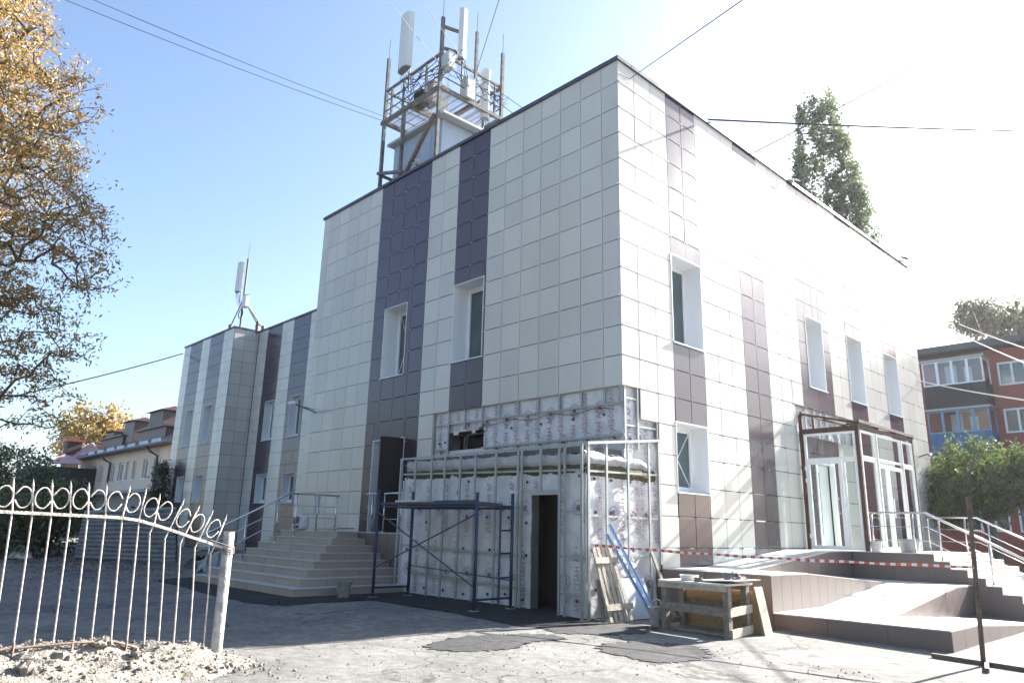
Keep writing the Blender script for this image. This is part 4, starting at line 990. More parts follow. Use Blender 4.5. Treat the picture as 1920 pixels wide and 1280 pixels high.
# pallet leaning on the annex
pl_ = thing('pallet', 'weathered slatted wooden pallet leaning on the annex side', 'pallet', (0.35, -0.75, -11.40))
bl = Vector((0.42, -0.98, gz(0.4, -0.98)+0.015)); br = Vector((0.46, -0.36, gz(0.46, -0.36)+0.015)); tl = Vector((0.17, -1.14, -10.19)); tr = Vector((0.15, -0.58, -10.19))
for i in range(5):
    f0, f1 = (i+0.12)/5, (i+0.70)/5; ma, mc = (f0+f1)/2, f1-f0
    a = bl.lerp(br, ma) + Vector((0, 0, random.uniform(0, 0.02))); b = tl.lerp(tr, ma) + Vector((0, 0, random.uniform(-0.02, 0.03)))
    mb = MB(); n = 7; vs = []
    dirw = (br-bl).normalized(); nn = (b-a).cross(dirw).normalized()
    for k in range(n):
        p = a.lerp(b, k/(n-1)); hw = (br-bl).length*mc/2*(1+random.uniform(-.12, .12)); sh = random.uniform(-.006, .006)
        for (s1_, s2_) in ((-1,-1), (1,-1), (1,1), (-1,1)): vs.append(p + dirw*(s1_*hw+sh) + nn*(0.011*s2_))
    fs = [(0,1,2,3), tuple((n-1)*4+q for q in (3,2,1,0))]
    for k in range(n-1):
        for q in range(4): fs.append((k*4+q, (k+1)*4+q, (k+1)*4+(q+1) % 4, k*4+(q+1) % 4))
    mb.add(vs, fs); mb.build('slat', WOODP, pl_)
nn = (tl-bl).cross(br-bl).normalized()
if nn.x < 0: nn = -nn
for f, ex in ((0.20, 0.03), (0.82, 0.03)):
    a = bl.lerp(tl, f) - (br-bl)*ex + nn*0.03; b = br.lerp(tr, f) + (br-bl)*ex*2 + nn*0.03
    mb = MB(); mb.beam(a, b, 0.03, 0.10, up=(tl-bl).normalized()); mb.build('cross_batten', WOODP, pl_)
# foam slab, blue channels, plank
mb = MB(); mb.prism([(0.26, -0.45, gz(.26,-.4)+0.01), (0.30, 0.42, gz(.3,.4)+0.01), (0.12, 0.30, -10.72), (0.10, -0.42, -10.72)], (0.05, 0, 0.01))
tag(mb.build('foam_board', FOAM, org=(0.28, 0, -11.4)), 'pale grey insulation board standing behind the wooden pallet', 'board')
for k, (a, b, lab) in enumerate((((0.62, 0.10, gz(.6,.1)+0.01), (0.13, -0.62, -9.80), 'longer blue metal channel leaning on the annex beside the pallet'),
                                 ((0.58, 0.02, gz(.6,.1)+0.01), (0.13, -0.70, -9.97), 'shorter blue metal channel leaning on the annex beside the pallet'))):
    mb = MB(); d = (Vector(b)-Vector(a)).normalized(); sd = d.cross(Vector((1,0,0))).normalized()
    mb.beam(a, b, 0.05, 0.004, up=(1,0,0))
    for s_ in (-1, 1): mb.beam(Vector(a)+sd*0.024*s_+Vector((0.014,0,0)), Vector(b)+sd*0.024*s_+Vector((0.014,0,0)), 0.003, 0.028, up=(1,0,0))
    tag(mb.build('metal_channel', BLUERAIL, org=a), lab, 'metal channel', 'blue metal channels leaning on the annex')
mb = MB(); mb.beam((0.55, 0.70, gz(.5,.7)+0.03), (0.14, 0.62, -10.28), 0.08, 0.03, up=(1,0,0)); tag(mb.build('plank', WOODG, org=(0.5, 0.7, -11.4)), 'narrow dark grey plank leaning between the annex and the ramp wall', 'plank')
mb = MB(); mb.beam((0.33, -1.0, gz(.3,-1.)+0.03), (0.12, -0.92, -10.72), 0.06, 0.06); tag(mb.build('wood_batten', WOODG, org=(0.3, -1, -11.4)), 'short timber batten propped behind the left edge of the pallet', 'batten')

# ------------------------------------------------------------------ barrier stand and tape
bs = thing('barrier_stand', 'rusty angle iron post on a crossed steel base at the right edge', 'barrier post', (5.47, 0.2, -11.45))
def angle(mb, p, q, wv, th, a, b):
    p = Vector(p); q = Vector(q); a = Vector(a).normalized(); b = Vector(b).normalized()
    mb.beam(p + a*wv/2, q + a*wv/2, th, wv, up=a); mb.beam(p + b*wv/2, q + b*wv/2, th, wv, up=b)
zg = gz(5.5, 0.2)
mb = MB(); angle(mb, (5.46, 0.22, zg+0.03), (5.53, 0.22, -9.375), 0.036, 0.006, (-0.6,-0.6,0), (0.7,-0.5,0)); mb.build('pole', RUST, bs)
mb = MB(); mb.beam((4.80, 0.42, gz(4.8,.42)+0.03), (6.25, 0.05, gz(6.2,0)+0.03), 0.045, 0.05); mb.build('base_bar', RUST, bs)
mb = MB(); mb.beam((5.64, -0.36, gz(5.6,-.3)+0.03), (5.33, 0.85, gz(5.3,.8)+0.03), 0.045, 0.048); mb.build('base_bar', RUST, bs)
mb = MB(); n = 170; A0 = Vector((0.14, -1.10, -10.155)); A1 = Vector((5.49, 0.20, -10.27)); vs = []
tv = (A1-A0).normalized(); sv = tv.cross(Vector((0,0,1))).normalized()
for i in range(n+1):
    t = i/n; p = A0.lerp(A1, t) + Vector((0, 0, -0.035*math.sin(math.pi*t)+0.004*math.sin(t*37)))
    tw = 0.35*math.sin(t*9)+0.25*math.sin(t*23+1); u = Vector((0,0,1))*math.cos(tw)+sv*math.sin(tw); hw = 0.019+0.004*math.sin(t*31)
    vs += [p-u*hw, p+u*hw]
for i in range(n): mb.add([vs[2*i], vs[2*i+2], vs[2*i+3], vs[2*i+1]], [(0,1,2,3)], (i//2) % 2)
tag(mb.build('barrier_tape', [mat('tape_white', (0.72, 0.70, 0.68), 0.5), mat('tape_red', (0.62, 0.09, 0.05), 0.5)], org=(0.14, -1.1, -10.155)), 'red and white barrier tape stretched from the annex to the rusty post', 'barrier tape')

# ------------------------------------------------------------------ soil heap and bent fence in the foreground
FT = Vector((-0.116, 0.993, 0)); FL = Vector((0.124, -9.59, 0))
def fpt(s, z, off=0.0): p = FL + FT*s; return Vector((p.x + off, p.y, z))
def crest(s):
    pts = [(-1.5,-11.02),(0,-11.06),(0.5,-11.07),(1.1,-11.08),(1.5,-11.16),(2.0,-11.20),(2.3,-11.33),(2.7,-11.40),(3.4,-11.42)]
    for (a, b), (c, d) in zip(pts[:-1], pts[1:]):
        if a <= s <= c: return b+(d-b)*ss((s-a)/(c-a))
    return pts[0][1] if s < 0 else -11.42
def hz(x, y):
    s = (y-FL.y)/FT.y; xf = FL.x+FT.x*s; base = gz(x, y)
    h = crest(s)-base; d = x-xf+0.06
    f = math.exp(-(d/0.95)**2) if d > 0 else math.exp(-(d/0.45)**2)
    dip = -0.17*math.exp(-((d-0.22)/0.16)**2)*ss((1.7-s)/0.5)*ss((s+2)/0.6)
    n = 0.022*noise2(x*5, y*5, 2)+0.014*noise2(x*13, y*12, 4)+0.008*noise2(x*29, y*31, 1)
    return base + max(0, h)*f + dip*ss(h/0.1) + n*min(1, max(0, h*f*6+0.15)) - 0.004
def heap_edge(x, y):
    s = (y-FL.y)/FT.y; d = x-(FL.x+FT.x*s); lim = 1.35-0.5*ss((s-1)/1.5)+0.12*noise2(x*3, y*4, 6)
    return min(d+0.8, lim-d, 2.75+0.2*noise2(x*4, y*3, 1)-s)
mb = MB(); X = np.arange(-1.1, 2.5, 0.028); Yv = np.arange(-11.2, -5.9, 0.028); vs = []; nx = len(X)
for y in Yv:
    for x in X:
        e = heap_edge(x, y); g0 = gz(x, y)-0.02; vs.append((x, y, g0+(hz(x, y)-g0)*ss(e/0.22)))
def heap_in(x, y): return heap_edge(x, y) > -0.03
def _unused(x, y):
    s = (y-FL.y)/FT.y; d = x-(FL.x+FT.x*s); lim = 1.35-0.5*ss((s-1)/1.5)+0.12*noise2(x*3, y*4, 6)
    return -0.8 < d < lim and s < 2.7+0.2*noise2(x*4, y*3, 1)
fs = [(j*nx+i, j*nx+i+1, (j+1)*nx+i+1, (j+1)*nx+i) for j in range(len(Yv)-1) for i in range(nx-1) if heap_in(X[i], Yv[j])]
mb.add(vs, fs); tag(mb.build('soil_heap', SOIL, smooth=True), 'heap of loose pale soil at the foot of the bent fence', 'soil', kind='stuff')
ico_v = None
def clod(mb, c, r, rd):
    vs = []; k, n = 5, 8; sx, sy, sz = (rd.uniform(.7, 1.3) for _ in range(3)); off = rd.random()*9
    for j in range(k+1):
        ph = math.pi*j/k-math.pi/2
        for i in range(n):
            th = 2*math.pi*i/n; d = r*(1+0.28*noise2(th*1.5+off, ph*2, off)+rd.uniform(-.12, .12))
            vs.append((c[0]+d*sx*math.cos(ph)*math.cos(th), c[1]+d*sy*math.cos(ph)*math.sin(th), c[2]+d*sz*0.8*math.sin(ph)))
    mb.add(vs, [(j*n+i, j*n+(i+1) % n, (j+1)*n+(i+1) % n, (j+1)*n+i) for j in range(k) for i in range(n)])
mb = MB(); rd = random.Random(5); cnt = 0
while cnt < 1500:
    s = rd.uniform(-1.4, 2.7); d = rd.uniform(-0.35, 1.45); p = FL+FT*s; x = p.x+d; y = p.y
    if d > 0.9 and rd.random() < 0.6: continue
    if s > 1.6 and rd.random() < 0.45: continue
    r = min(0.05, 0.005+abs(rd.gauss(0, 0.009))); clod(mb, (x, y, hz(x, y)+r*0.2), r, rd); cnt += 1
while cnt < 2100:
    x = rd.uniform(-0.3, 5); y = rd.uniform(-9, -1.5)
    if x < -0.2-0.09*y*0: pass
    r = rd.uniform(0.003, 0.012); clod(mb, (x, y, gz(x, y)+r*0.3), r, rd); cnt += 1
tag(mb.build('loose_clods', SOIL), 'small crumbs of soil and grit scattered over heap and asphalt', 'grit', kind='stuff')
for i, (s, d, r, lab) in enumerate(((0.42, 0.10, 0.085, 'largest soil clod, wedged under the second fence bar'), (0.62, 0.42, 0.075, 'rounded soil clod in front of the bent fence, left of centre'), (1.05, 0.02, 0.055, 'soil clod resting on the rusty bottom rail by the fifth bar'), (1.25, 0.55, 0.06, 'soil clod on the lit slope below the bend of the fence'), (0.30, 0.62, 0.07, 'soil clod at the lower left corner of the heap'), (1.12, -0.01, 0.06, 'soil clod stuck on the fence rail beside the sixth bar'))):
    m = MB(); p = FL+FT*s; x = p.x+d; z = hz(x, p.y); clod(m, (x, p.y, z+r*0.35), r, rd); clod(m, (x+r*0.6, p.y+r*0.7, z+r*0.2), r*0.6, rd)
    tag(m.build('soil_clod', SOIL, org=(x, p.y, z)), lab, 'soil clod', 'large soil clods on the heap')
fe = thing('metal_fence', 'bent pale painted metal fence with curled rings and spear tips', 'fence', (0, -8.5, -11.3))
spk = [(0.066,-9.561),(0.234,-9.567),(0.399,-9.565),(0.567,-9.562),(0.736,-9.564),(0.907,-9.564),(1.134,-9.572),(1.306,-9.59),(1.464,-9.638),(1.722,-9.684),(1.908,-9.744),(2.079,-9.788),(2.259,-9.838)]
atr = [(0.098,-9.888),(0.268,-9.891),(0.435,-9.894),(0.605,-9.896),(0.768,-9.9),(0.938,-9.904),(1.106,-9.908),(1.281,-9.931),(1.448,-9.97),(1.622,-10.024),(1.802,-10.078),(1.975,-10.125),(2.176,-10.184)]
bot = [(0.309,-11.06),(0.475,-11.044),(0.643,-11.06),(0.822,-11.092),(0.987,-11.074),(1.172,-11.04),(1.338,-11.131),(1.518,-11.182),(1.671,-11.214),(1.834,-11.194),(2.01,-11.21),(2.182,-11.235)]
spk = [(-0.27,-9.56),(-0.10,-9.56)]+spk; atr = [(-0.24,-9.88),(-0.07,-9.885)]+atr; bot = [(-0.20,-11.06),(-0.03,-11.06),(0.14,-11.06)]+bot
for i in range(len(spk)):
    a, b = spk[i], atr[i]
    pts = [fpt(a[0], a[1]-0.075), fpt(b[0], b[1])]
    if i < len(bot):
        c = bot[i]; bend = 0.05 if i > 9 else 0.0
        pts += [fpt(b[0]-bend*0.8+(c[0]-b[0])*0.07, b[1]-0.09), fpt((b[0]*0.5+c[0]*0.5)-bend*0.3, (b[1]+c[1])/2), fpt(c[0], c[1]), fpt(c[0]+0.02, c[1]-0.2)]
    mb = MB(); mb.tube(pts, 0.0085, 7); br_ = mb.build('bar', FENCEP, fe, smooth=True)
    d = (Vector(fpt(*a))-Vector(fpt(*b))).normalized(); p0 = Vector(fpt(a[0], a[1]-0.085)) 
    mb = MB(); mb.tube([p0, p0+d*0.02, p0+d*0.085], [0.009, 0.012, 0.001], 7); mb.build('spear_tip', FENCEP, br_, smooth=True)
ringc = [(-0.155,-9.745),(0.012,-9.744),(0.168,-9.745),(0.337,-9.745),(0.495,-9.741),(0.672,-9.738),(0.837,-9.739),(1.006,-9.745),(1.189,-9.755),(1.388,-9.794),(1.544,-9.826),(1.76,-9.896),(1.929,-9.947),(2.13,-10.002)]
for i, (s, z) in enumerate(ringc):
    sg = 1 if i % 2 else -1            # opens right, then left
    lean = 0.0 if i < 7 else min(0.35, 0.05*(i-6)); rs, rz = 0.073, 0.098
    pts = []
    for k in range(25):
        a = math.radians(38 + (360-76)*k/24); e = 0
        u, v = rs*math.cos(a)*1.0, rz*math.sin(a)
        if k < 3: u -= 0.0; v -= (3-k)*0.012; u += (3-k)*0.004
        if k > 21: v += (k-21)*0.012; u += (k-21)*0.004
        u *= (1 if sg > 0 else -1)
        u2 = u + lean*v; v2 = v - 0.25*lean*u
        pts.append(fpt(s+u2, z+v2, 0.012 if i % 2 else 0.0))
    mb = MB(); mb.tube(pts, 0.0075, 6); mb.build('ring', FENCEP, fe, smooth=True)
rl = [(-0.45,-9.88),(-0.087,-9.882),(0.299,-9.89),(0.618,-9.898),(0.941,-9.904),(1.103,-9.91),(1.271,-9.931),(1.449,-9.974),(1.632,-10.023),(1.975,-10.125),(2.40,-10.25)]
mb = MB(); 
for a, b in zip(rl[:-1], rl[1:]): mb.beam(fpt(*a, 0.014), fpt(*b, 0.014), 0.008, 0.03)
mb.build('top_rail', FENCEP, fe)
rb = [(-0.4,-11.10),(0.125,-11.103),(0.545,-11.098),(0.811,-11.099),(1.181,-11.116),(1.366,-11.176),(1.598,-11.26)]
mb = MB(); mb.tube([fpt(*q, 0.016) for q in rb], 0.013, 7); mb.build('bottom_rail', RUST, fe, smooth=True)
for (a, b) in (((0.31,-11.05),(0.30,-11.25)), ((0.82,-11.08),(0.79,-11.30)), ((1.335,-11.12),(1.315,-11.36))):
    mb = MB(); mb.tube([fpt(*a, 0.016), fpt(*b, 0.05)], 0.010, 7); mb.build('bar_stub', RUST, fe, smooth=True)
mb = MB(); mb.tube([fpt(2.34, -11.6), fpt(2.34, -11.33), fpt(2.335, -10.034)], [0.062, 0.062, 0.060], 20); tag(mb.build('fence_post', POSTC, org=tuple(fpt(2.34, -11.4)), smooth=False), 'thick round pale post at the right end of the bent fence', 'post')
for p in bpy.data.objects['fence_post'].data.polygons: p.use_smooth = len(p.vertices) == 4
mb = MB(); pts = [fpt(2.34+0.075*math.cos(a), -10.20-0.03*math.sin(a)-0.012*i/6, 0.075*math.sin(a)) for i, a in enumerate([2*math.pi*q/12 for q in range(30)])]; mb.tube(pts, 0.006, 5)
mb.tube([fpt(2.10,-10.13,0.03), fpt(2.25,-10.17,0.05), fpt(2.38,-10.22,0.075)], 0.006, 5); mb.build('wire_tie', RUST, fe)
mb = MB(); 
for k in range(5):
    a = k*1.25; mb.quad(*[Vector((1.02,-8.05,hz(1.02,-8.05)+0.01))+Vector(q) for q in ((0,0,0),(0.02*math.cos(a),0.02*math.sin(a),0.03),(0.05*math.cos(a),0.05*math.sin(a),0.045),(0.02*math.cos(a+.7),0.02*math.sin(a+.7),0.03))])
tag(mb.build('weed', leaf_mat('weed_leaf', [(0.10, 0.16, 0.02), (0.18, 0.25, 0.03)]), org=(1.02, -8.05, hz(1.02, -8.05))), 'tiny green seedling on the soil heap', 'plant')

# ------------------------------------------------------------------ roof tower, antennas, mast
tw = thing('roof_tower', 'rusty steel antenna platform with railing on the roof edge', 'tower', (-8.6, 1.9, -0.1))
tx0, tx1, ty0, ty1, tz = -10.05, -7.15, 0.62, 3.14, 2.9
def tube_part(name, p, q, wv, m=OLDST, par=tw): mb = MB(); mb.beam(p, q, wv); return mb.build(name, m, par)
for (x, y, zt) in ((tx0, ty0, 5.3), (tx1, ty0, 5.32), (tx1, ty1, 5.35), (tx0, ty1, 5.2), (tx0+1.1, ty0, 3.0), (tx1, 2.0, 5.55)):
    tube_part('leg', (x, y, -0.15 if x != tx1 or y != 2.0 else 2.9), (x, y, zt), 0.095 if y != 2.0 else 0.085)
    if zt > 4: mb = MB(); mb.tube([(x, y, zt), (x, y, zt+0.75)], 0.009, 5); mb.build('lightning_rod', OLDST, tw)
for (p, q) in (((tx0-.15,ty0,tz),(tx1+.05,ty0,tz)), ((tx1,ty0-.05,tz),(tx1,ty1+.1,tz)), ((tx0,ty0,tz),(tx0,ty1,tz)), ((tx0,ty1,tz),(tx1,ty1,tz)), ((tx0,1.9,tz-0.06),(tx1,1.9,tz-0.06)), ((-8.6,ty0,tz-0.06),(-8.6,ty1,tz-0.06))): tube_part('beam', p, q, 0.115)
for z in (4.05, 3.68, 3.3):
    for (p, q) in (((tx0,ty0,z),(tx1,ty0,z)), ((tx1,ty0,z),(tx1,ty1,z)), ((tx0,ty0,z),(tx0,ty1,z)), ((tx0,ty1,z),(tx1,ty1,z))): tube_part('guard_rail', p, q, 0.07 if z > 4 else 0.03)
for (x, y) in ((tx0+.35,ty0),(tx0+1.0,ty0),(tx0+2.2,ty0),(tx1,ty1-.3)): tube_part('guard_post', (x, y, tz), (x, y, 4.05), 0.06)
mb = MB()
for i in range(40):
    x = tx0+(tx1-tx0)*i/39; mb.beam((x, ty0, tz+0.05), (x, ty1, tz+0.05), 0.008, 0.02)
for i in range(10): y = ty0+(ty1-ty0)*i/9; mb.beam((tx0, y, tz+0.045), (tx1, y, tz+0.045), 0.01, 0.02)
mb.build('grating', OLDST, tw, kind='stuff')
tube_part('brace', (tx0+0.9, ty0-0.05, -0.1), (tx1-0.1, ty0-0.05, 2.0), 0.10, RUST); tube_part('brace', (tx0-0.05, ty0-0.08, 1.05), (tx0+1.35, ty0-0.08, 0.62), 0.09, OLDST); tube_part('brace', (tx0, ty0, 1.0), (tx0, ty0+1.2, 1.0), 0.08, OLDST)
for (p, q) in (((tx1, ty0, 5.0), (tx1+0.18, ty0+0.6, 5.0)), ((tx1, ty0, 4.25), (tx1+0.18, ty0+0.6, 4.25))): tube_part('bracket_arm', p, q, 0.08)
# cable tangle on the platform
mb = MB(); r = random.Random(8)
for k in range(26):
    x = r.uniform(tx0+.3, tx1-.2); y = ty0 + r.uniform(-.05, .3); z0 = r.uniform(3.5, 4.1); pts = []
    for i in range(9): pts.append((x+i*0.11*r.uniform(.6, 1.3), y+r.uniform(-.05, .05), z0-0.25*math.sin(i/8*math.pi)*r.uniform(.6, 1.4)+r.uniform(-.05, .05)))
    mb.tube(pts, 0.011, 4)
for k in range(14):
    y = r.uniform(ty0+.2, ty1-.3); x = tx1+r.uniform(-.1, .06); z0 = r.uniform(3.4, 4.1); mb.tube([(x, y+i*0.1, z0-0.22*math.sin(i/6*math.pi)+r.uniform(-.04, .04)) for i in range(7)], 0.011, 4)
mb.build('cable_tangle', CABLE, tw, kind='stuff')
hut = thing('roof_hut', 'blue-grey sheet metal plant hut inside the antenna platform', 'hut', (-8.6, 2, -0.1))
mb = MB(); mb.box(-9.85, -7.35, 0.95, 3.4, -0.15, 2.05); mb.build('hut_wall', HUTM, hut)
for x in (-9.2, -8.5, -7.9): mb = MB(); mb.box(x-0.012, x+0.012, 0.938, 0.95, -0.1, 2.05); mb.build('seam', HUTM, hut)
mb = MB(); mb.box(-7.35, -7.335, 1.9, 2.5, -0.12, 1.55); mb.build('hut_door', WHITE, hut)
mb = MB(); mb.add([(-10.0,.75,2.06),(-7.05,.75,2.06),(-7.05,3.6,2.12),(-10.0,3.6,2.12),(-10.0,.75,2.14),(-7.05,.75,2.14),(-7.05,3.6,2.2),(-10.0,3.6,2.2)], [(0,3,2,1),(4,5,6,7),(0,1,5,4),(1,2,6,5),(2,3,7,6),(3,0,4,7)]); mb.build('hut_roof', mat('hut_roof', (0.45, 0.47, 0.49), 0.5), hut)
def panel_ant(label, c, wd, dp, h, ang, tilt=0.0, pole=True, cap=True):
    t = thing('panel_antenna', label, 'antenna', (c[0], c[1], c[2]), 'panel antennas on the roof')
    ca, sa = math.cos(ang), math.sin(ang); ex = Vector((ca, sa, 0)); ey = Vector((-sa, ca, 0))
    prof = [(-wd/2, 0), (-wd/2+0.03, -dp*0.7), (-wd/4, -dp), (wd/4, -dp), (wd/2-0.03, -dp*0.7), (wd/2, 0)]
    poly = [Vector(c) + ex*a + ey*b for a, b in prof]
    mb = MB(); mb.prism(poly, Vector((0, 0, h)) - ey*tilt*h); mb.build('radome', ANT, t)
    mb = MB(); mb.prism([Vector(c) + ex*a*0.97 + ey*b*0.97 + Vector((0, 0, -0.03)) for a, b in prof], (0, 0, 0.028)); mb.build('end_cap', mat('ant_grey', (0.25, 0.25, 0.26), 0.6), t)
    mb = MB(); mb.tube([Vector(c)+ey*0.10+Vector((0,0,-0.6)), Vector(c)+ey*0.10+Vector((0,0,h*0.8))], 0.03, 8); mb.build('pole', OLDST, t)
    for f in (0.2, 0.75): mb = MB(); mb.beam(Vector(c)+ey*0.02+Vector((0,0,h*f)), Vector(c)+ey*0.16+Vector((0,0,h*f)), 0.08, 0.06); mb.build('bracket', OLDST, t)
    mb = MB()
    for k in range(5):
        a = Vector(c)+ex*(-wd*0.3+k*wd*0.15)-ey*dp*0.5; mb.tube([a+Vector((0,0,-0.02)), a+Vector((0.02*k,0,-0.2)), a+ey*0.1+Vector((0.05*k-0.1,0.05,-0.5)), a+ey*0.2+Vector((0.1,0.1,-0.9))], 0.010, 4)
    mb.build('feeder_cable', CABLE, t)
    return t
panel_ant('tall broad white panel antenna at the left front of the roof platform', (-8.72, 0.46, 4.12), 0.62, 0.24, 1.98, -0.12, 0.0)
panel_ant('slim white panel antenna on two brackets at the platform corner', (-6.95, 1.25, 4.05), 0.26, 0.16, 1.75, 0.6)
panel_ant('white panel antenna low on the right side of the platform', (-7.3, 2.55, 2.7), 0.32, 0.16, 1.75, 1.2)
panel_ant('small white panel antenna in the middle of the platform behind the tangle', (-8.9, 2.2, 3.1), 0.35, 0.16, 1.4, 0.0)
def box_thing(name, label, cat, c, s, m, grp=None, ribs=True):
    t = thing(name, label, cat, c, grp); mb = MB(); mb.box(c[0]-s[0]/2, c[0]+s[0]/2, c[1]-s[1]/2, c[1]+s[1]/2, c[2], c[2]+s[2]); mb.build('housing', m, t)
    if ribs:
        mb = MB()
        for k in range(6): x = c[0]-s[0]/2+s[0]*(k+.5)/6; mb.box(x-0.012, x+0.012, c[1]-s[1]/2-0.03, c[1]-s[1]/2+0.002, c[2]+0.03, c[2]+s[2]-0.03)
        mb.build('cooling_fins', m, t)
    mb = MB(); mb.box(c[0]-s[0]/2-0.012, c[0]+s[0]/2+0.012, c[1]-s[1]/2-0.012, c[1]+s[1]/2+0.012, c[2]+s[2], c[2]+s[2]+0.015); mb.build('lid', m, t)
    return t
box_thing('radio_unit', 'white ribbed radio unit hung on the front corner post of the platform', 'radio unit', (-6.95, 0.75, 3.45), (0.36, 0.24, 0.5), ANT)
box_thing('radio_unit', 'white radio unit standing on the right side of the platform', 'radio unit', (-7.2, 1.75, 2.98), (0.35, 0.30, 0.7), ANT)
box_thing('radio_unit', 'dark radio unit low in the middle of the platform', 'radio unit', (-8.5, 0.95, 2.98), (0.4, 0.3, 0.45), BALD)
box_thing('radio_unit', 'grey radio unit beside the big panel antenna foot', 'radio unit', (-8.3, 1.2, 3.0), (0.4, 0.25, 0.8), mat('radio_grey', (0.33, 0.34, 0.35), 0.5))
ms = thing('roof_mast', 'slender rusty tripod mast on the far wing roof corner', 'mast', (-28.5, 4.3, -0.05))
mb = MB(); mb.tube([(-28.5, 4.3, -0.1), (-28.5, 4.3, 4.0)], 0.06, 8); mb.build('pole', RUST, ms); mb = MB(); mb.tube([(-28.5, 4.3, 4.0), (-28.5, 4.3, 4.9)], 0.012, 5); mb.build('lightning_rod', OLDST, ms)
for (x, y) in ((-29.7, 4.25), (-27.98, 5.0), (-28.6, 5.6)):
    mb = MB(); mb.tube([(-28.5, 4.3, 1.7), (x, y, 0.35)], 0.035, 6); mb.build('stay', RUST, ms); mb = MB(); mb.tube([(x, y, -0.15), (x, y, 0.5)], 0.10, 8); mb.beam((x-0.22, y, 0.3), (x+0.22, y, 0.3), 0.06); mb.build('stay_foot', RUST, ms)
panel_ant('tall white panel antenna on the tripod mast of the far wing', (-28.72, 4.1, 2.1), 0.42, 0.2, 1.65, 0.1)
box_thing('radio_unit', 'pale radio box on the tripod mast below the antenna', 'radio unit', (-28.05, 4.25, 1.15), (0.45, 0.22, 0.65), ANT, ribs=False)
mb = MB(); mb.tube([(-28.4+0.26*math.cos(a), 4.2, 0.85+0.24*math.sin(a)) for a in [2*math.pi*k/16 for k in range(33)]], 0.025, 5); tag(mb.build('cable_coil', CABLE, org=(-28.4, 4.2, 0.6)), 'black coil of cable hung on the tripod mast', 'cable')
# floodlights and cameras on the facade
def flood(label, c, outx, outy):
    t = thing('floodlight', label, 'floodlight', c, 'floodlights along the roof edge'); d = Vector((outx, outy, 0)); s = Vector((-outy, outx, 0))
    if True:
        p = Vector(c); mb = MB(); mb.beam(p-d*0.12, p-d*0.02+Vector((0,0,0.10)), 0.03); mb.build('bracket', BALD, t)
        q = p+d*0.03+Vector((0,0,0.14)); up = (Vector((0,0,1))+d*0.5).normalized()
        mb = MB(); mb.beam(q-s*0.13, q+s*0.13, 0.20, 0.05, up=up); mb.build('lamp_housing', BALD, t)
        mb = MB(); mb.beam(q-s*0.11-up*0.027, q+s*0.11-up*0.027, 0.165, 0.006, up=up); mb.build('lamp_glass', mat('lamp_glass', (0.55, 0.53, 0.45), 0.2), t)
flood('small floodlight above the wide brown stripe on the shaded roof edge', (-7.2, -0.06, 0.02), 0, -1)
flood('floodlight at the far right end of the sunlit roof edge', (0.06, 17.0, 0.02), 1, 0)
flood('floodlight halfway along the sunlit roof edge', (0.06, 8.3, 0.02), 1, 0)
cc = thing('cctv_camera', 'white camera on a long bracket at the left edge of the shaded facade', 'camera', (-11.78, -0.01, -6.57))
mb = MB(); mb.tube([(-11.78, 0.0, -6.57), (-11.4, -0.55, -6.55), (-11.2, -1.0, -6.50)], 0.018, 6); mb.tube([(-11.78, 0.0, -6.50), (-11.4, -0.55, -6.52)], 0.012, 6); mb.build('bracket', BALD, cc)
mb = MB(); mb.tube([(-11.15, -0.98, -6.48), (-11.27, -1.16, -6.50)], 0.05, 10); mb.build('camera_body', WHITE, cc)
c2 = thing('cctv_camera', 'small camera on a thin bracket near the far end of the sunlit wall', 'camera', (0.02, 16.3, -7.2))
mb = MB(); mb.tube([(0.0, 16.3, -7.2), (0.4, 16.3, -7.1)], 0.02, 6); mb.build('bracket', BALD, c2); mb = MB(); mb.tube([(0.38, 16.3, -7.12), (0.40, 16.05, -7.2)], 0.05, 8); mb.build('camera_body', GREYPL, c2)

# ------------------------------------------------------------------ overhead wires
def wire(label, a, b, r=0.012, sag=0.0, m=CABLE, name='overhead_cable'):
    a = Vector(a); b = Vector(b); n = 14
    mb = MB(); mb.tube([a.lerp(b, i/n) + Vector((0, 0, -sag*4*(i/n)*(1-i/n))) for i in range(n+1)], r, 5)
    tag(mb.build(name, m, org=tuple(a)), label, 'cable', 'overhead cables')
wire('lower of the two thin wires crossing the blue sky to the antenna platform', (-10.05, 0.62, 2.95), (-9.7, -9.6, 1.95), 0.008, 0.1)
wire('upper of the two thin wires crossing the blue sky to the antenna platform', (-10.0, 0.7, 3.1), (-9.2, -9.4, 1.95), 0.008, 0.1)
wire('black wire rising right from the bright wall near the roof corner', (0.01, 0.40, -0.36), (4.9, -3.85, -3.65), 0.008, 0.0)
wire('pale wire stapled across the top corner tile of the sunlit wall', (0.012, 0.02, -0.40), (0.012, 0.40, -0.36), 0.006, 0)
wire('left of the wires dropping from the top edge to the platform', (-7.2, 0.8, 3.6), (-4.6, -3.3, 2.6), 0.008, 0.05)
wire('second wire dropping from the top edge to the platform corner', (-7.15, 1.9, 4.0), (-4.7, -2.2, 3.25), 0.008, 0.05)
wire('wire rising from the right post of the platform to the top edge', (-7.1, 2.0, 4.1), (-4.0, 0.25, 4.4), 0.010, 0.0)
wire('upper wire from the platform down to the roof on its right', (-7.1, 2.2, 3.9), (-3.5, 6.5, 0.1), 0.010, 0.05)
wire('lower wire from the platform down to the roof on its right', (-7.1, 2.1, 3.6), (-4.2, 5.5, 0.1), 0.010, 0.05)
wire('long level wire from the sunlit roof edge to the right frame edge', (-0.1, 3.45, 0.05), (4.95, 18.97, 4.24), 0.024, 0.05)
wire('faint wire rising past the poplar top in the bright sky', (-4.42, 14.7, 5.28), (4.0, 21.3, 11.1), 0.022, 0.05)
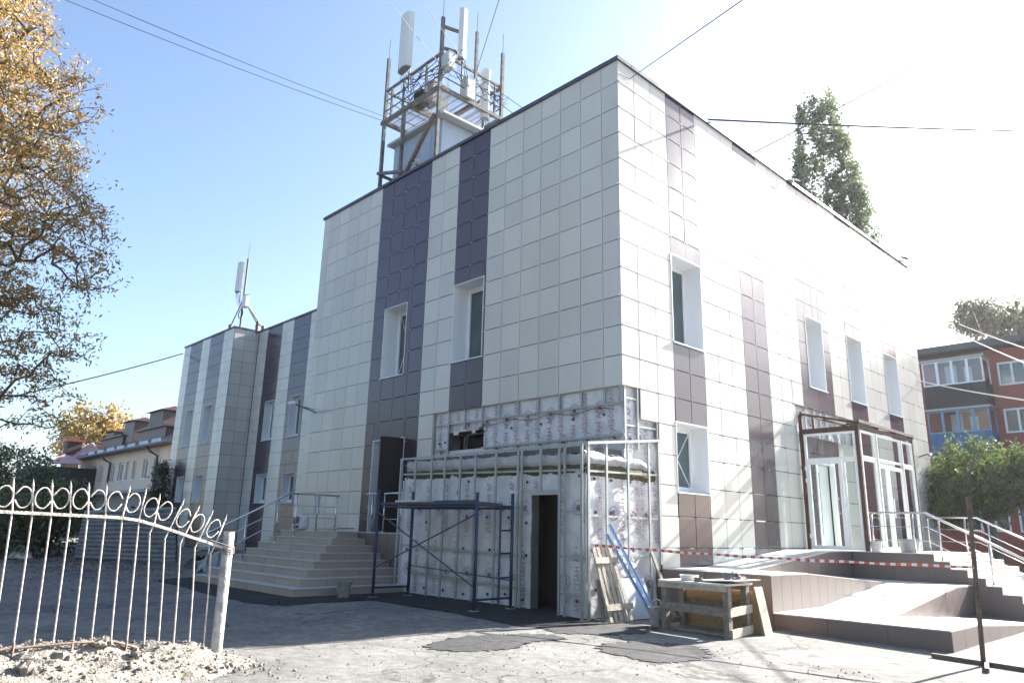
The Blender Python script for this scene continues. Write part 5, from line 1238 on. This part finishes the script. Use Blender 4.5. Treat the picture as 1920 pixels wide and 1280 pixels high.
wire('wire from the far wing corner down to the left trees', (-34.7, 3.7, -0.42), (-27.6, -12.0, -7.6), 0.03, 0.3)
wire('lowest pale cable sloping down to the right edge past the red block', (0.0, 17.35, -4.4), (6.6, 1.6, -8.1), 0.016, 0.05, CABLEW)
wire('middle pale cable sloping down to the right edge past the red block', (1.4, 17.0, -2.9), (6.0, 4.0, -7.15), 0.014, 0.03, CABLEW)
wire('upper pale cable sloping down to the right edge past the red block', (1.5, 17.2, -2.6), (6.1, 4.4, -6.85), 0.012, 0.03, CABLEW)

# ------------------------------------------------------------------ trees
def make_tree(name, label, cat, base, trunk, attr, leafm, nleaf, lsize, lw=0.4, sig=0.25, r0=0.012, droop=0.3, group=None, seed=1, barkm=BARK, rmax=0.35, elong=None):
    r = np.random.default_rng(seed)
    t = thing(name, label, cat, base, group)
    nodes = [np.array(p, float) for p in trunk]; par = [-1]+list(range(len(trunk)-1))
    A = np.array(attr, float); T = np.array(trunk, float)
    dist = np.min(np.linalg.norm(A[:, None, :]-T[None], axis=2), axis=1); order = np.argsort(dist); tips = []
    root = T[0]
    for k in order:
        p = A[k]; N = np.array(nodes); d = np.linalg.norm(N-p, axis=1)
        hp = d + 0.25*np.maximum(0, N[:, 2]-p[2])      # prefer joining from below
        j = int(np.argmin(hp)); L = d[j]
        if L > 0.5:
            q = N[j]+(p-N[j])*0.5 + r.normal(0, 0.06*L, 3) + np.array([0, 0, 0.06*L])
            nodes.append(q); par.append(j); j = len(nodes)-1
        nodes.append(p); par.append(j); tips.append(len(nodes)-1)
    n = len(nodes); cnt = np.ones(n)
    for i in range(n-1, 0, -1): cnt[par[i]] += cnt[i]
    rad = np.minimum(r0*cnt**0.48, rmax)
    vs, fs = [], []; mb = MB()
    K = 5
    N = np.array(nodes)
    for i in range(1, n):
        a, b = N[par[i]], N[i]; d = b-a; L = np.linalg.norm(d)
        if L < 1e-5: continue
        d /= L; ref = np.array([0, 0, 1.0]) if abs(d[2]) < 0.9 else np.array([1.0, 0, 0]); u = np.cross(d, ref); u /= np.linalg.norm(u); v = np.cross(u, d)
        ra = min(rad[par[i]], rad[i]*1.25); rb = rad[i]; o = len(vs)
        k_ = 10 if rb > 0.12 else K
        for (p, q) in ((a, ra), (b, rb)):
            for k in range(k_):
                th = 2*math.pi*k/k_; vs.append(tuple(p+u*q*math.cos(th)+v*q*math.sin(th)))
        for k in range(k_): fs.append((o+k, o+k_+k, o+k_+(k+1) % k_, o+(k+1) % k_))
    mb.v = vs; mb.f = fs; mb.mi = [0]*len(fs); mb.build('trunk', barkm, t, smooth=True)
    # leaves
    tipi = np.array(tips); tp = N[tipi]; pr = N[np.array(par)[tipi]]
    pick = r.integers(0, len(tp), nleaf); f = r.random(nleaf)**0.6
    c = pr[pick]+(tp[pick]-pr[pick])*f[:, None]*1.15
    sg = sig if np.isscalar(sig) else np.array(sig)
    c = c + r.normal(0, 1, (nleaf, 3))*sg
    d = tp[pick]-pr[pick]; d /= (np.linalg.norm(d, axis=1)[:, None]+1e-6)
    d = d*0.5 + r.normal(0, 0.7, (nleaf, 3)); d[:, 2] -= droop; d /= np.linalg.norm(d, axis=1)[:, None]
    s = np.cross(d, r.normal(0, 1, (nleaf, 3))); s /= (np.linalg.norm(s, axis=1)[:, None]+1e-6)
    L = lsize*r.uniform(0.6, 1.3, nleaf)[:, None]; W = L*lw*r.uniform(.7, 1.2, nleaf)[:, None]
    nn = np.cross(d, s)
    V = np.stack([c, c+d*L*0.45+s*W*0.5+nn*W*0.12, c+d*L, c+d*L*0.45-s*W*0.5+nn*W*0.12], axis=1).reshape(-1, 3)
    mb = MB(); mb.v = V.tolist(); mb.f = [(4*i, 4*i+1, 4*i+2, 4*i+3) for i in range(nleaf)]; mb.mi = [0]*nleaf
    mb.build('crown', leafm, t)
    return t
CHEST = leaf_mat('chestnut_leaf', [(0.23, 0.095, 0.03), (0.42, 0.20, 0.05), (0.28, 0.23, 0.065), (0.48, 0.26, 0.06), (0.20, 0.20, 0.06), (0.52, 0.36, 0.11)], 0.52)
def camray(px, py, d):
    v = _f + _r2*((px-960)/1368.9) - _u2*((py-640)/1368.9); q = CAM + v*d; return (q.x, q.y, q.z-O)
# crown of the chestnut: boughs reaching to the right, its trunk stands left of the view
att = []; r = random.Random(21)
lobes = [((-10.6,-9.6,0.9),(2.0,1.5,2.0)), ((-9.6,-8.6,-1.0),(2.0,1.4,1.6)), ((-10.2,-8.2,-2.6),(2.3,1.5,1.4)), ((-10.5,-7.8,-4.2),(2.2,1.5,1.3)), ((-10.9,-7.8,-5.8),(2.0,1.4,1.2)), ((-11.3,-7.7,-7.2),(1.7,1.2,0.9)), ((-12.3,-10.0,-1.0),(2.4,2.0,3.4)), ((-12.6,-9.4,-5.0),(2.2,2.0,2.6)), ((-11.4,-10.2,2.8),(1.8,1.5,1.3))]
for (c, s) in lobes:
    for k in range(int((110 if c[2] > -3 else (78 if c[2] > -5 else 48))*(s[0]*s[1]*s[2])**0.5)):
        while True:
            p = [r.uniform(-1, 1) for _ in range(3)]
            q = sum(a*a for a in p)
            if 0.05 < q < 1: break
        att.append([c[i]+p[i]*s[i] for i in range(3)])
lim = [(0,70),(60,128),(120,150),(180,185),(240,160),(300,150),(340,165),(400,238),(440,225),(500,225),(560,222),(640,222),(700,195),(740,175),(790,140),(840,95),(2000,60)]
def xlim(y):
    if y < 0: return 90
    for (a, b), (c, d) in zip(lim[:-1], lim[1:]):
        if a <= y <= c: return b+(d-b)*(y-a)/(c-a)
    return 60
att = [p for p in att if (lambda q: q[0] < xlim(q[1])+r.uniform(-30, 26) and q[1] < 850)(project(p))]
make_tree('chestnut_tree', 'tall chestnut with browning autumn leaves at the left edge', 'tree', (-14.0, -10.3, gz(-14, -10)), [(-14.0,-10.3,-11.5),(-13.9,-10.2,-9.5),(-13.7,-10.1,-7.5),(-13.4,-9.9,-5.2),(-13.0,-9.7,-3.0),(-12.4,-9.6,-0.6),(-11.9,-9.6,1.6)], att, CHEST, 40000, 0.115, 0.36, (0.15, 0.15, 0.05), 0.0062, 0.12, seed=5)
GREENL = leaf_mat('green_leaf', [(0.045, 0.075, 0.02), (0.08, 0.12, 0.03), (0.145, 0.17, 0.04), (0.06, 0.09, 0.03)], 0.42)
POPL = leaf_mat('poplar_leaf', [(0.07, 0.10, 0.05), (0.12, 0.15, 0.075), (0.16, 0.18, 0.09), (0.09, 0.115, 0.06)], 0.48)
DUSTY = leaf_mat('dusty_leaf', [(0.08, 0.10, 0.055), (0.13, 0.155, 0.075), (0.19, 0.20, 0.10)], 0.42)
YELL = leaf_mat('yellow_leaf', [(0.30, 0.19, 0.03), (0.42, 0.27, 0.05), (0.22, 0.15, 0.04), (0.35, 0.25, 0.08)], 0.4)
PINEL = leaf_mat('dark_needles', [(0.025, 0.04, 0.02), (0.045, 0.06, 0.03), (0.05, 0.05, 0.035)], 0.2)
def ellip(c, s, n, seed, hollow=0.1, shape=None):
    r = random.Random(seed); out = []
    while len(out) < n:
        p = [r.uniform(-1, 1) for _ in range(3)]; q = sum(a*a for a in p)
        if hollow < q < 1 and (shape is None or shape(p)): out.append([c[i]+p[i]*s[i] for i in range(3)])
    return out
# Lombardy poplar far behind the sunlit wall: several upright spires
pb = camray(1585, 640, 46)
att = []; r = random.Random(4)
for (px, top, wd) in ((1500, 200, 8), (1520, 182, 8), (1538, 186, 8), (1556, 178, 8), (1568, 196, 9), (1584, 240, 10), (1600, 300, 11), (1612, 350, 11), (1496, 285, 8)):
    for k in range(88):
        f = r.random(); py = top + (620-top)*f; x = px + (px-1560)*0.25*f*1.2 + 30*f + r.gauss(0, wd*(0.2+0.8*min(1, f*2.5)))
        att.append(camray(x, py, 46 + r.gauss(0, 0.9)))
make_tree('poplar_tree', 'tall columnar poplar rising behind the sunlit roof edge', 'tree', (pb[0], pb[1], -11.3), [(pb[0], pb[1], -11.4), (pb[0], pb[1], -5), (pb[0], pb[1], 0), (pb[0]-0.2, pb[1], 5), (pb[0]-0.4, pb[1]-0.3, 9)], att, POPL, 30000, 0.20, 0.75, (0.15, 0.15, 0.26), 0.012, 0.0, seed=6, rmax=0.4)
c = camray(1835, 900, 25)
att = ellip((c[0], c[1], c[2]), (1.9, 1.6, 1.45), 170, 8) + ellip(camray(1770, 930, 25), (1.1, 1.0, 1.0), 70, 9) + ellip(camray(1895, 890, 25), (1.1, 1.0, 1.1), 70, 10) + ellip(camray(1960, 900, 25), (1.2, 1.2, 1.2), 60, 19)
make_tree('small_tree', 'leafy green small tree in front of the red block', 'tree', (c[0]+0.3, c[1]-0.2, gz(c[0], c[1])), [(c[0]+0.3, c[1]-0.2, -11.5), (c[0]+0.3, c[1]-0.2, -10.2), (c[0]+0.1, c[1], -9.2)], att, GREENL, 17000, 0.13, 0.6, 0.13, 0.010, 0.2, seed=9)
c = camray(1880, 610, 62)
att = ellip(camray(1900, 615, 62), (3.2, 3.0, 2.4), 130, 12) + ellip(camray(1825, 595, 62), (1.5, 1.5, 1.5), 45, 13) + ellip(camray(1960, 600, 62), (2.5, 2.5, 2.6), 60, 18)
make_tree('roofline_tree', 'large tree showing above the flat roof of the red block', 'tree', (c[0], c[1], -11.3), [(c[0]+1, c[1], -11.4), (c[0]+1, c[1], -4), (c[0]+0.6, c[1], 3)], att, DUSTY, 9000, 0.34, 0.6, 0.34, 0.02, 0.2, seed=10)
c = camray(170, 815, 85)
att = ellip(c, (4.6, 4.0, 3.4), 150, 14) + ellip(camray(215, 800, 85), (2.5, 2, 2.4), 35, 15)
make_tree('yellow_tree', 'yellow autumn tree behind the cream house roof', 'tree', (c[0], c[1], -11), [(c[0], c[1], -11.4), (c[0], c[1], -6), (c[0]+0.3, c[1], -2.5)], att, YELL, 5200, 0.42, 0.6, 0.45, 0.03, 0.2, seed=11)
for (px, py, d, sx, sz, lab, n, lm) in ((25, 895, 30, 1.7, 1.25, 'broad grey-green shrub behind the fence at the left edge', 9000, DUSTY), (95, 935, 33, 1.6, 0.85, 'dark shrub between the left edge shrub and the cream house', 8000, DUSTY), (20, 960, 26, 1.6, 1.0, 'low dark hedge at the left frame edge behind the fence', 6000, DUSTY), (100, 965, 27, 1.3, 0.8, 'low bright green bush behind the fence rings', 4000, GREENL)):
    c = camray(px, py, d)
    make_tree('shrub', lab, 'shrub', (c[0], c[1], gz(c[0], c[1])), [(c[0], c[1], -11.4), (c[0], c[1], c[2]-sz*0.7)], ellip(c, (sx, sx, sz), 90, px) + ellip((c[0], c[1], c[2]-sz), (sx*0.8, sx*0.8, sz), 50, px+1), lm, n, 0.15, 0.55, 0.2, 0.01, 0.1, seed=px)
c = camray(302, 915, 40)
make_tree('conifer', 'dark ragged conifer against the far wing corner', 'tree', (c[0], c[1], -11.2), [(c[0], c[1], -11.4), (c[0]+.1, c[1], -9.0), (c[0]+0.3, c[1], -7.2)], [[c[0]+random.gauss(0, 0.75*(1-f)+.1), c[1]+random.gauss(0, .7*(1-f)+.1), -10.9+4.0*f] for f in [random.random()**1.2 for _ in range(130)]], PINEL, 7000, 0.2, 0.25, 0.16, 0.012, 0.2, seed=16)

# ------------------------------------------------------------------ cream house far left
ho = thing('cream_house', 'long cream rendered house with dark roof and small upper windows', 'house', (-56, 10, -11))
PH = Plane('A', 7.0)
wins = [(-64.5,-63.1),(-62.3,-61.2),(-60.2,-59.2),(-57.1,-56.1),(-55.1,-54.0),(-53.3,-52.6),(-51.7,-50.9),(-49.4,-48.4),(-47.2,-46.3)]
rs = [(-66.3, -43.0, -7.75, -4.55)]
for a, b in wins: rs = subtract(rs, (a, b, -6.85, -5.48))
mb = MB()
for q in rs: PH.box(mb, *q, -0.4, 0)
mb.box(-66.3, -66.0, 7.4, 16, -12, -4.55); mb.box(-66.0, -43, 15.7, 16, -12, -4.55); mb.box(-43.3, -43, 7.4, 15.7, -12, -4.55); mb.build('wall', CREAM, ho)
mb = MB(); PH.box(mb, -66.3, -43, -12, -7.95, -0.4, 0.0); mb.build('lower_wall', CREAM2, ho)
mb = MB(); PH.box(mb, -66.5, -43, -7.95, -7.75, -0.4, 1.0); mb.build('canopy', mat('canopy_blue', (0.16, 0.22, 0.30), 0.5), ho)
for a, b in wins:
    mb = MB(); PH.box(mb, a, a+0.1, -6.85, -5.48, -0.25, -0.15); PH.box(mb, b-0.1, b, -6.85, -5.48, -0.25, -0.15); PH.box(mb, a+0.1, b-0.1, -5.6, -5.48, -0.25, -0.15); PH.box(mb, a-0.05, b+0.05, -6.95, -6.85, -0.3, 0.06)
    wn = mb.build('window', WHITE, ho); mb = MB(); PH.box(mb, a+0.08, b-0.08, -6.85, -5.58, -0.24, -0.2); mb.build('pane', mat('house_glass', (0.16, 0.21, 0.27), 0.15, var=0.3, scale=0.4), wn)
mb = MB(); mb.add([(-66.9,6.3,-4.6),(-42.5,6.3,-4.6),(-42.5,11.5,-1.9),(-66.9,11.5,-1.9),(-66.9,16.7,-4.6),(-42.5,16.7,-4.6),(-66.9,6.3,-4.75),(-42.5,6.3,-4.75),(-42.5,16.7,-4.75),(-66.9,16.7,-4.75)], [(0,1,2,3),(3,2,5,4),(0,6,7,1),(4,5,8,9),(0,3,4,9,6),(1,7,8,5,2),(6,9,8,7)]); rf = mb.build('roof', ROOFD, ho)
mb = MB(); mb.tube([(-66.9,6.22,-4.68),(-42.5,6.22,-4.68)], 0.11, 8); mb.build('gutter', mat('gutter', (0.06, 0.07, 0.10), 0.4), ho)
for x in (-57.2, -46.4): mb = MB(); mb.tube([(x-0.9,6.3,-4.7),(x-0.3,6.5,-5.1),(x,6.92,-5.4),(x,6.92,-11)], 0.09, 8); mb.build('downpipe', MATS['gutter'], ho)
for (xa, xb, zb, zt) in ((-53.3,-50.2,-3.0,-1.2), (-59.3,-56.8,-3.6,-1.45), (-64.0,-62.0,-3.6,-1.95)):
    mb = MB(); mb.box(xa, xb, 8.2, 9.6, zb-0.8, zt-0.35); ch = mb.build('chimney', CHIMM, rf)
    n = 9
    for k in range(n): x = xa+(xb-xa)*(k+.5)/n; mb = MB(); mb.box(x-0.05, x+0.05, 8.15, 8.2, zb, zt-0.4); mb.build('rib', CHIMW, ch)
    mb = MB(); mb.add([(xa-.2,7.9,zt-.35),(xb+.2,7.9,zt-.35),(xb+.2,8.9,zt),(xa-.2,8.9,zt),(xa-.2,9.9,zt-.35),(xb+.2,9.9,zt-.35)], [(0,1,2,3),(3,2,5,4),(0,3,4),(1,5,2)]); mb.build('chimney_cap', mat('cap_red', (0.16, 0.08, 0.08), 0.5), ch)
for (xa, xb) in ((-54.7,-48.4), (-64.6,-58.4)):
    mb = MB(); mb.box(xa, xb, 7.9, 9.4, -4.2, -3.0); dm = mb.build('dormer', CHIMM, rf); mb = MB(); mb.box(xa-0.2, xb+0.2, 7.7, 9.6, -3.0, -2.87); mb.build('dormer_roof', ROOFD, dm)
for i in range(8):
    x = -65+i*2.6; mb = MB(); mb.box(x, x+1.7, 6.5, 6.56, -4.48, -4.25); mb.build('snow_guard', mat('snowguard', (0.35, 0.42, 0.55), 0.4), rf)
r2 = thing('red_roof_house', 'low house with red ribbed metal roof left of the cream house', 'house', (-64, 3, -11))
mb = MB(); mb.box(-70, -61, 3.0, 7.0, -12, -5.7); mb.build('wall', mat('dark_wall', (0.05, 0.045, 0.04), 0.9), r2)
def ribbed(name, a, b, c, d, n, par, m=ROOFR):
    a, b, c, d = map(Vector, (a, b, c, d)); mb = MB(); mb.quad(a, b, c, d); o = mb.build(name, m, par)
    for k in range(n):
        f = (k+.5)/n; p, q = a.lerp(b, f)+Vector((0,-0.03,0.05)), d.lerp(c, f)+Vector((0,-0.03,0.05)); mb = MB(); mb.beam(p, q, 0.12, 0.09); mb.build('rib', mat('roof_rib', (0.42, 0.22, 0.22), 0.5), o)
    return o
ribbed('roof', camray(92, 869, 61), camray(153, 871, 60), camray(150, 861, 64), camray(121, 853, 65), 22, r2)
ribbed('gable_roof', camray(138, 860, 64), camray(190, 845, 62), camray(174, 831, 68), camray(146, 846, 69), 14, r2)
cq = camray(135, 845, 68); mb = MB(); mb.box(cq[0]-0.6, cq[0]+0.6, cq[1]-0.6, cq[1]+0.6, -6.0, cq[2]+0.8); mb.build('chimney', mat('chim_dark', (0.06, 0.035, 0.035), 0.7), r2); mb = MB(); mb.box(cq[0]-0.8, cq[0]+0.8, cq[1]-0.8, cq[1]+0.8, cq[2]+0.8, cq[2]+1.0); mb.build('chimney_cap', ROOFR, r2)
# corrugated sheet fence and rubbish by the stairs
cf = thing('corrugated_fence', 'dull grey corrugated sheet hoarding at the left behind the fence', 'hoarding', (-19, -2, -11.2))
a0, a1 = Vector((-20.55,-3.72,-11.2)), Vector((-18.12,-1.22,-11.3)); b0, b1 = Vector((-20.25,-3.72,-9.62)), Vector((-17.95,-1.5,-9.42))
NR = 12
for k in range(NR):
    f0, f1 = k/NR, (k+1)/NR; mb = MB(); p = [a0.lerp(b0, f0), a1.lerp(b1, f0), a1.lerp(b1, f1), a0.lerp(b0, f1)]
    nv = Vector((0.7,-0.7,0))*0.05; jit = Vector((0,0,random.uniform(-.01,.01)))
    q = [p[0], p[1], p[0].lerp(p[3],.35)+nv, p[1].lerp(p[2],.35)+nv, p[0].lerp(p[3],.7)+nv, p[1].lerp(p[2],.7)+nv, p[3]+jit, p[2]+jit]
    mb.add(q, [(0,1,3,2),(2,3,5,4),(4,5,7,6)]); mb.build('sheet_rib', CORR, cf)
for f in (0.02, 0.5, 0.98): mb = MB(); mb.beam(a0.lerp(a1, f)-Vector((.08,-.08,.2)), b0.lerp(b1, f)-Vector((.08,-.08,-.1)), 0.1); mb.build('post', DECKW, cf)
for k, (x, y, sx, sz, m, lab) in enumerate(((-15.2, -1.6, 0.5, 0.25, DECKW, 'dark heap of boards between the hoarding and the stairs'), (-13.6, -1.8, 0.6, 0.35, GREYPL, 'grey plastic sheeting bundled beside the stairs'), (-22.5, -4.9, 0.5, 0.22, WHPL, 'pale crumpled sack lying in the leaves by the hoarding'))):
    tag(crumple((x, y, gz(x, y)), sx, sx*0.8, sz*2, seed=k+3).build('debris_heap', m, smooth=True, org=(x, y, gz(x, y))), lab, 'debris')
for k in range(6):
    x, y = -14.5+random.uniform(-.8,.8), -1.4+random.uniform(-.4,.4); mb = MB(); mb.beam((x-0.9, y, gz(x,y)+0.1+0.1*k), (x+0.9, y+random.uniform(-.5,.5), gz(x,y)+0.15+0.1*k), 0.18, 0.035)
    tag(mb.build('plank', WOODG, org=(x, y, gz(x, y))), ['lowest', 'second lowest', 'third', 'fourth', 'second highest', 'topmost'][k] + ' old plank of the stack between hoarding and stairs', 'plank', 'stacked planks left of the stairs')
mb = MB(); r = random.Random(3)
for k in range(5200):
    x, y = r.gauss(-19, 4.5), r.gauss(-4.2, 1.5); z = gz(x, y)+r.uniform(0.0, 0.03); a = r.uniform(0, 6.3); l = r.uniform(0.04, 0.10); d = Vector((math.cos(a), math.sin(a), r.uniform(-.2, .4)))*l; s = Vector((-math.sin(a), math.cos(a), r.uniform(-.3, .3)))*l*0.3; c = Vector((x, y, z))
    mb.quad(c, c+d*.5+s, c+d, c+d*.5-s)
for k in range(500):
    x, y = r.uniform(-12, 4), r.uniform(-9, -2.5); z = gz(x, y)+0.006; a = r.uniform(0, 6.3); l = r.uniform(0.015, 0.05); d = Vector((math.cos(a), math.sin(a), 0.2))*l; s = Vector((-math.sin(a), math.cos(a), .1))*l*0.3; c = Vector((x, y, z)); 
    if k % 4 == 0: mb.quad(c, c+d*.5+s, c+d, c+d*.5-s)
tag(mb.build('fallen_leaves', leaf_mat('litter', [(0.06, 0.03, 0.015), (0.13, 0.07, 0.03), (0.10, 0.06, 0.03)], 0.1)), 'brown fallen leaves drifted over the yard by the hoarding', 'leaves', kind='stuff')

# ------------------------------------------------------------------ red apartment block on the right
rb_ = thing('red_block', 'dull red apartment block with glazed balconies at the right edge', 'building', (0, 42, -11.4))
PR = Plane('A', 37.0)
cols = [(-1.79, -0.42), (2.2, 3.7), (6.0, 7.5)]; rowsz = [(-1.38, -0.06), (-4.06, -2.71), (-6.75, -5.4), (-9.4, -8.05)]
hl = [(a, b, c, d) for a, b in cols for c, d in rowsz] + [(-4.3, -2.2, -9.4, -8.05)]
rs = [(-12, 14, -12, 0.75)]
for h in hl: rs = subtract(rs, h)
mb = MB()
for q in rs: PR.box(mb, *q, -0.5, 0)
mb.box(-12, 14, 37.5, 48, -12, 0.74); mb.build('wall', REDW, rb_)
def simple_win(pl, h, par, nm=2, m=GLASS, fr=WHITE, fw=0.09):
    a, b, c, d = h; mb = MB(); pl.box(mb, a, a+fw, c, d, -0.2, 0.02); pl.box(mb, b-fw, b, c, d, -0.2, 0.02); pl.box(mb, a+fw, b-fw, c, c+fw, -0.2, 0.02); pl.box(mb, a+fw, b-fw, d-fw, d, -0.2, 0.02)
    for k in range(1, nm): x = a+(b-a)*k/nm; pl.box(mb, x-fw*.6, x+fw*.6, c+fw, d-fw, -0.2, 0.015)
    o = mb.build('window', fr, par); mb = MB(); pl.box(mb, a+fw*.9, b-fw*.9, c+fw*.9, d-fw*.9, -0.14, -0.1); mb.build('pane', m, o); return o
for i, h in enumerate(hl): simple_win(PR, h, rb_, 2 if i < len(hl)-1 else 3)
mb = MB(); mb.box(-12.5, 14.5, 35.9, 48.5, 0.76, 1.15); rf = mb.build('roof', mat('eave', (0.07, 0.075, 0.085), 0.6, var=0.2), rb_)
mb = MB(); mb.box(-5.4, -3.4, 40, 42, 1.15, 1.8); mb.build('chimney', BALD, rf)
def balcony(zg0, zg1, zb0, m, frm, label, n=4):
    u0, u1 = -5.25, -2.15; P = Plane('A', 35.5)
    mb = MB(); mb.box(u0, u1, 35.5, 37.0, zb0-0.15, zb0); mb.box(u0, u1, 35.5, 35.56, zb0, zg0); mb.box(u1-0.06, u1, 35.56, 37, zb0, zg0); mb.box(u0, u0+0.06, 35.56, 37, zb0, zg0)
    b = mb.build('balcony', m, rb_)
    k = 22 if m is BALD else 4
    for i in range(k): mb = MB(); x = u0+(u1-u0)*(i+.5)/k; mb.box(x-0.02, x+0.02, 35.47, 35.5, zb0+0.05, zg0-0.05); mb.build('cladding_rib', m, b)
    for i in range(n):
        a, c = u0+(u1-u0)*i/n, u0+(u1-u0)*(i+1)/n
        q = MB(); fw = 0.07; P.box(q, a, a+fw, zg0, zg1, -0.08, 0); P.box(q, c-fw, c, zg0, zg1, -0.08, 0); P.box(q, a+fw, c-fw, zg0, zg0+fw, -0.08, 0); P.box(q, a+fw, c-fw, zg1-fw, zg1, -0.08, 0); q.build('window_frame', frm, b)
        q = MB(); P.box(q, a+fw*.9, c-fw*.9, zg0+fw*.9, zg1-fw*.9, -0.05, -0.03); q.build('pane', CLEAR, b)
    S_ = Plane('B', u1); q = MB(); S_.box(q, 35.58, 35.66, zg0, zg1, -0.07, 0); S_.box(q, 36.9, 36.98, zg0, zg1, -0.07, 0); S_.box(q, 35.66, 36.9, zg1-.08, zg1, -0.07, 0); q.build('window_frame', frm, b)
    q = MB(); S_.box(q, 35.66, 36.9, zg0, zg1-.08, -0.05, -0.03); q.build('pane', CLEAR, b)
    mb = MB(); mb.box(u0-0.1, u1+0.15, 35.35, 37, zg1+0.01, zg1+0.12); mb.build('balcony_roof', GALV, b)
    mb = MB(); mb.box(u0+0.9, u0+1.5, 36.6, 36.66, zg0-0.6, zg1-0.1); mb.box(u0+1.9, u0+2.3, 36.5, 36.55, zg0, zg1-0.3); mb.build('curtain', CURT, b)
balcony(-1.28, 0.14, -2.42, BALD, WHITE, ''); balcony(-4.02, -2.74, -5.0, BALB, mat('blue_frame', (0.14, 0.27, 0.42), 0.5), ''); balcony(-6.7, -5.4, -7.7, BALG, BALG, '')
an = thing('tv_aerial', 'thin television aerial on the roof of the red block', 'aerial', (-2.9, 40, 1.1))
mb = MB(); mb.tube([(-2.7, 40, 1.1), (-3.3, 40, 4.0)], 0.04, 6); mb.build('mast', OLDST, an)
for (z, l) in ((3.8, 1.1), (2.8, 0.9)): mb = MB(); mb.tube([(-3.1-l, 40, z), (-3.1+l*0.6, 40, z+0.15)], 0.022, 5); mb.tube([(-3.1-l, 39.7, z-0.4), (-3.1-l, 40.2, z+0.5)], 0.018, 5); mb.build('aerial_arm', OLDST, an)

# ------------------------------------------------------------------ unseen trees added behind the viewer to darken the facade reflections
mb = MB(); r = random.Random(31)
for k in range(34):
    cx = -75+k*3.6+r.uniform(-1, 1); cy = -30+r.uniform(-3, 3)-0.12*abs(cx+20); hgt = r.uniform(10.5, 14.0)
    mb.tube([(cx, cy, -11.5), (cx+.2, cy, -11.4+hgt*0.6)], [0.22, 0.1], 6, mi=1)
    for j in range(620):
        a = r.uniform(0, 6.283); q = r.random()**0.5; z = -11.4+1.2+hgt*0.9*r.random(); R_ = 2.3*q*(1-0.5*abs((z+11.4)/hgt-0.5)); c = Vector((cx+R_*math.cos(a), cy+R_*math.sin(a), z))
        d = Vector((r.gauss(0,1), r.gauss(0,1), r.gauss(0,1))).normalized()*0.34; e = d.cross(Vector((r.gauss(0,1), r.gauss(0,1), r.gauss(0,1)))).normalized()*0.22
        mb.quad(c-d, c+e, c+d, c-e)
tag(mb.build('reflection_tree_belt', [DUSTY, BARK]), 'belt of unseen trees behind the viewer, added to darken the facade reflections', 'trees', kind='stuff')

# ------------------------------------------------------------------ thin air volume added to stand in for lens glare
mb = MB(); mb.box(-470, 470, -215, 570, -13.5, 20.0)
hm = bpy.data.materials.new('glare_haze'); hm.use_nodes = True; hn = hm.node_tree
hn.nodes.remove(hn.nodes['Principled BSDF']); pv = hn.nodes.new('ShaderNodeVolumePrincipled')
pv.inputs['Color'].default_value = (0.93, 0.96, 1.0, 1); pv.inputs['Density'].default_value = 0.00024; pv.inputs['Anisotropy'].default_value = 0.5
hn.links.new(pv.outputs[0], hn.nodes['Material Output'].inputs['Volume'])
tag(mb.build('glare_haze', hm), 'thin pale air volume added to stand in for lens glare', 'glare_haze', kind='stuff')
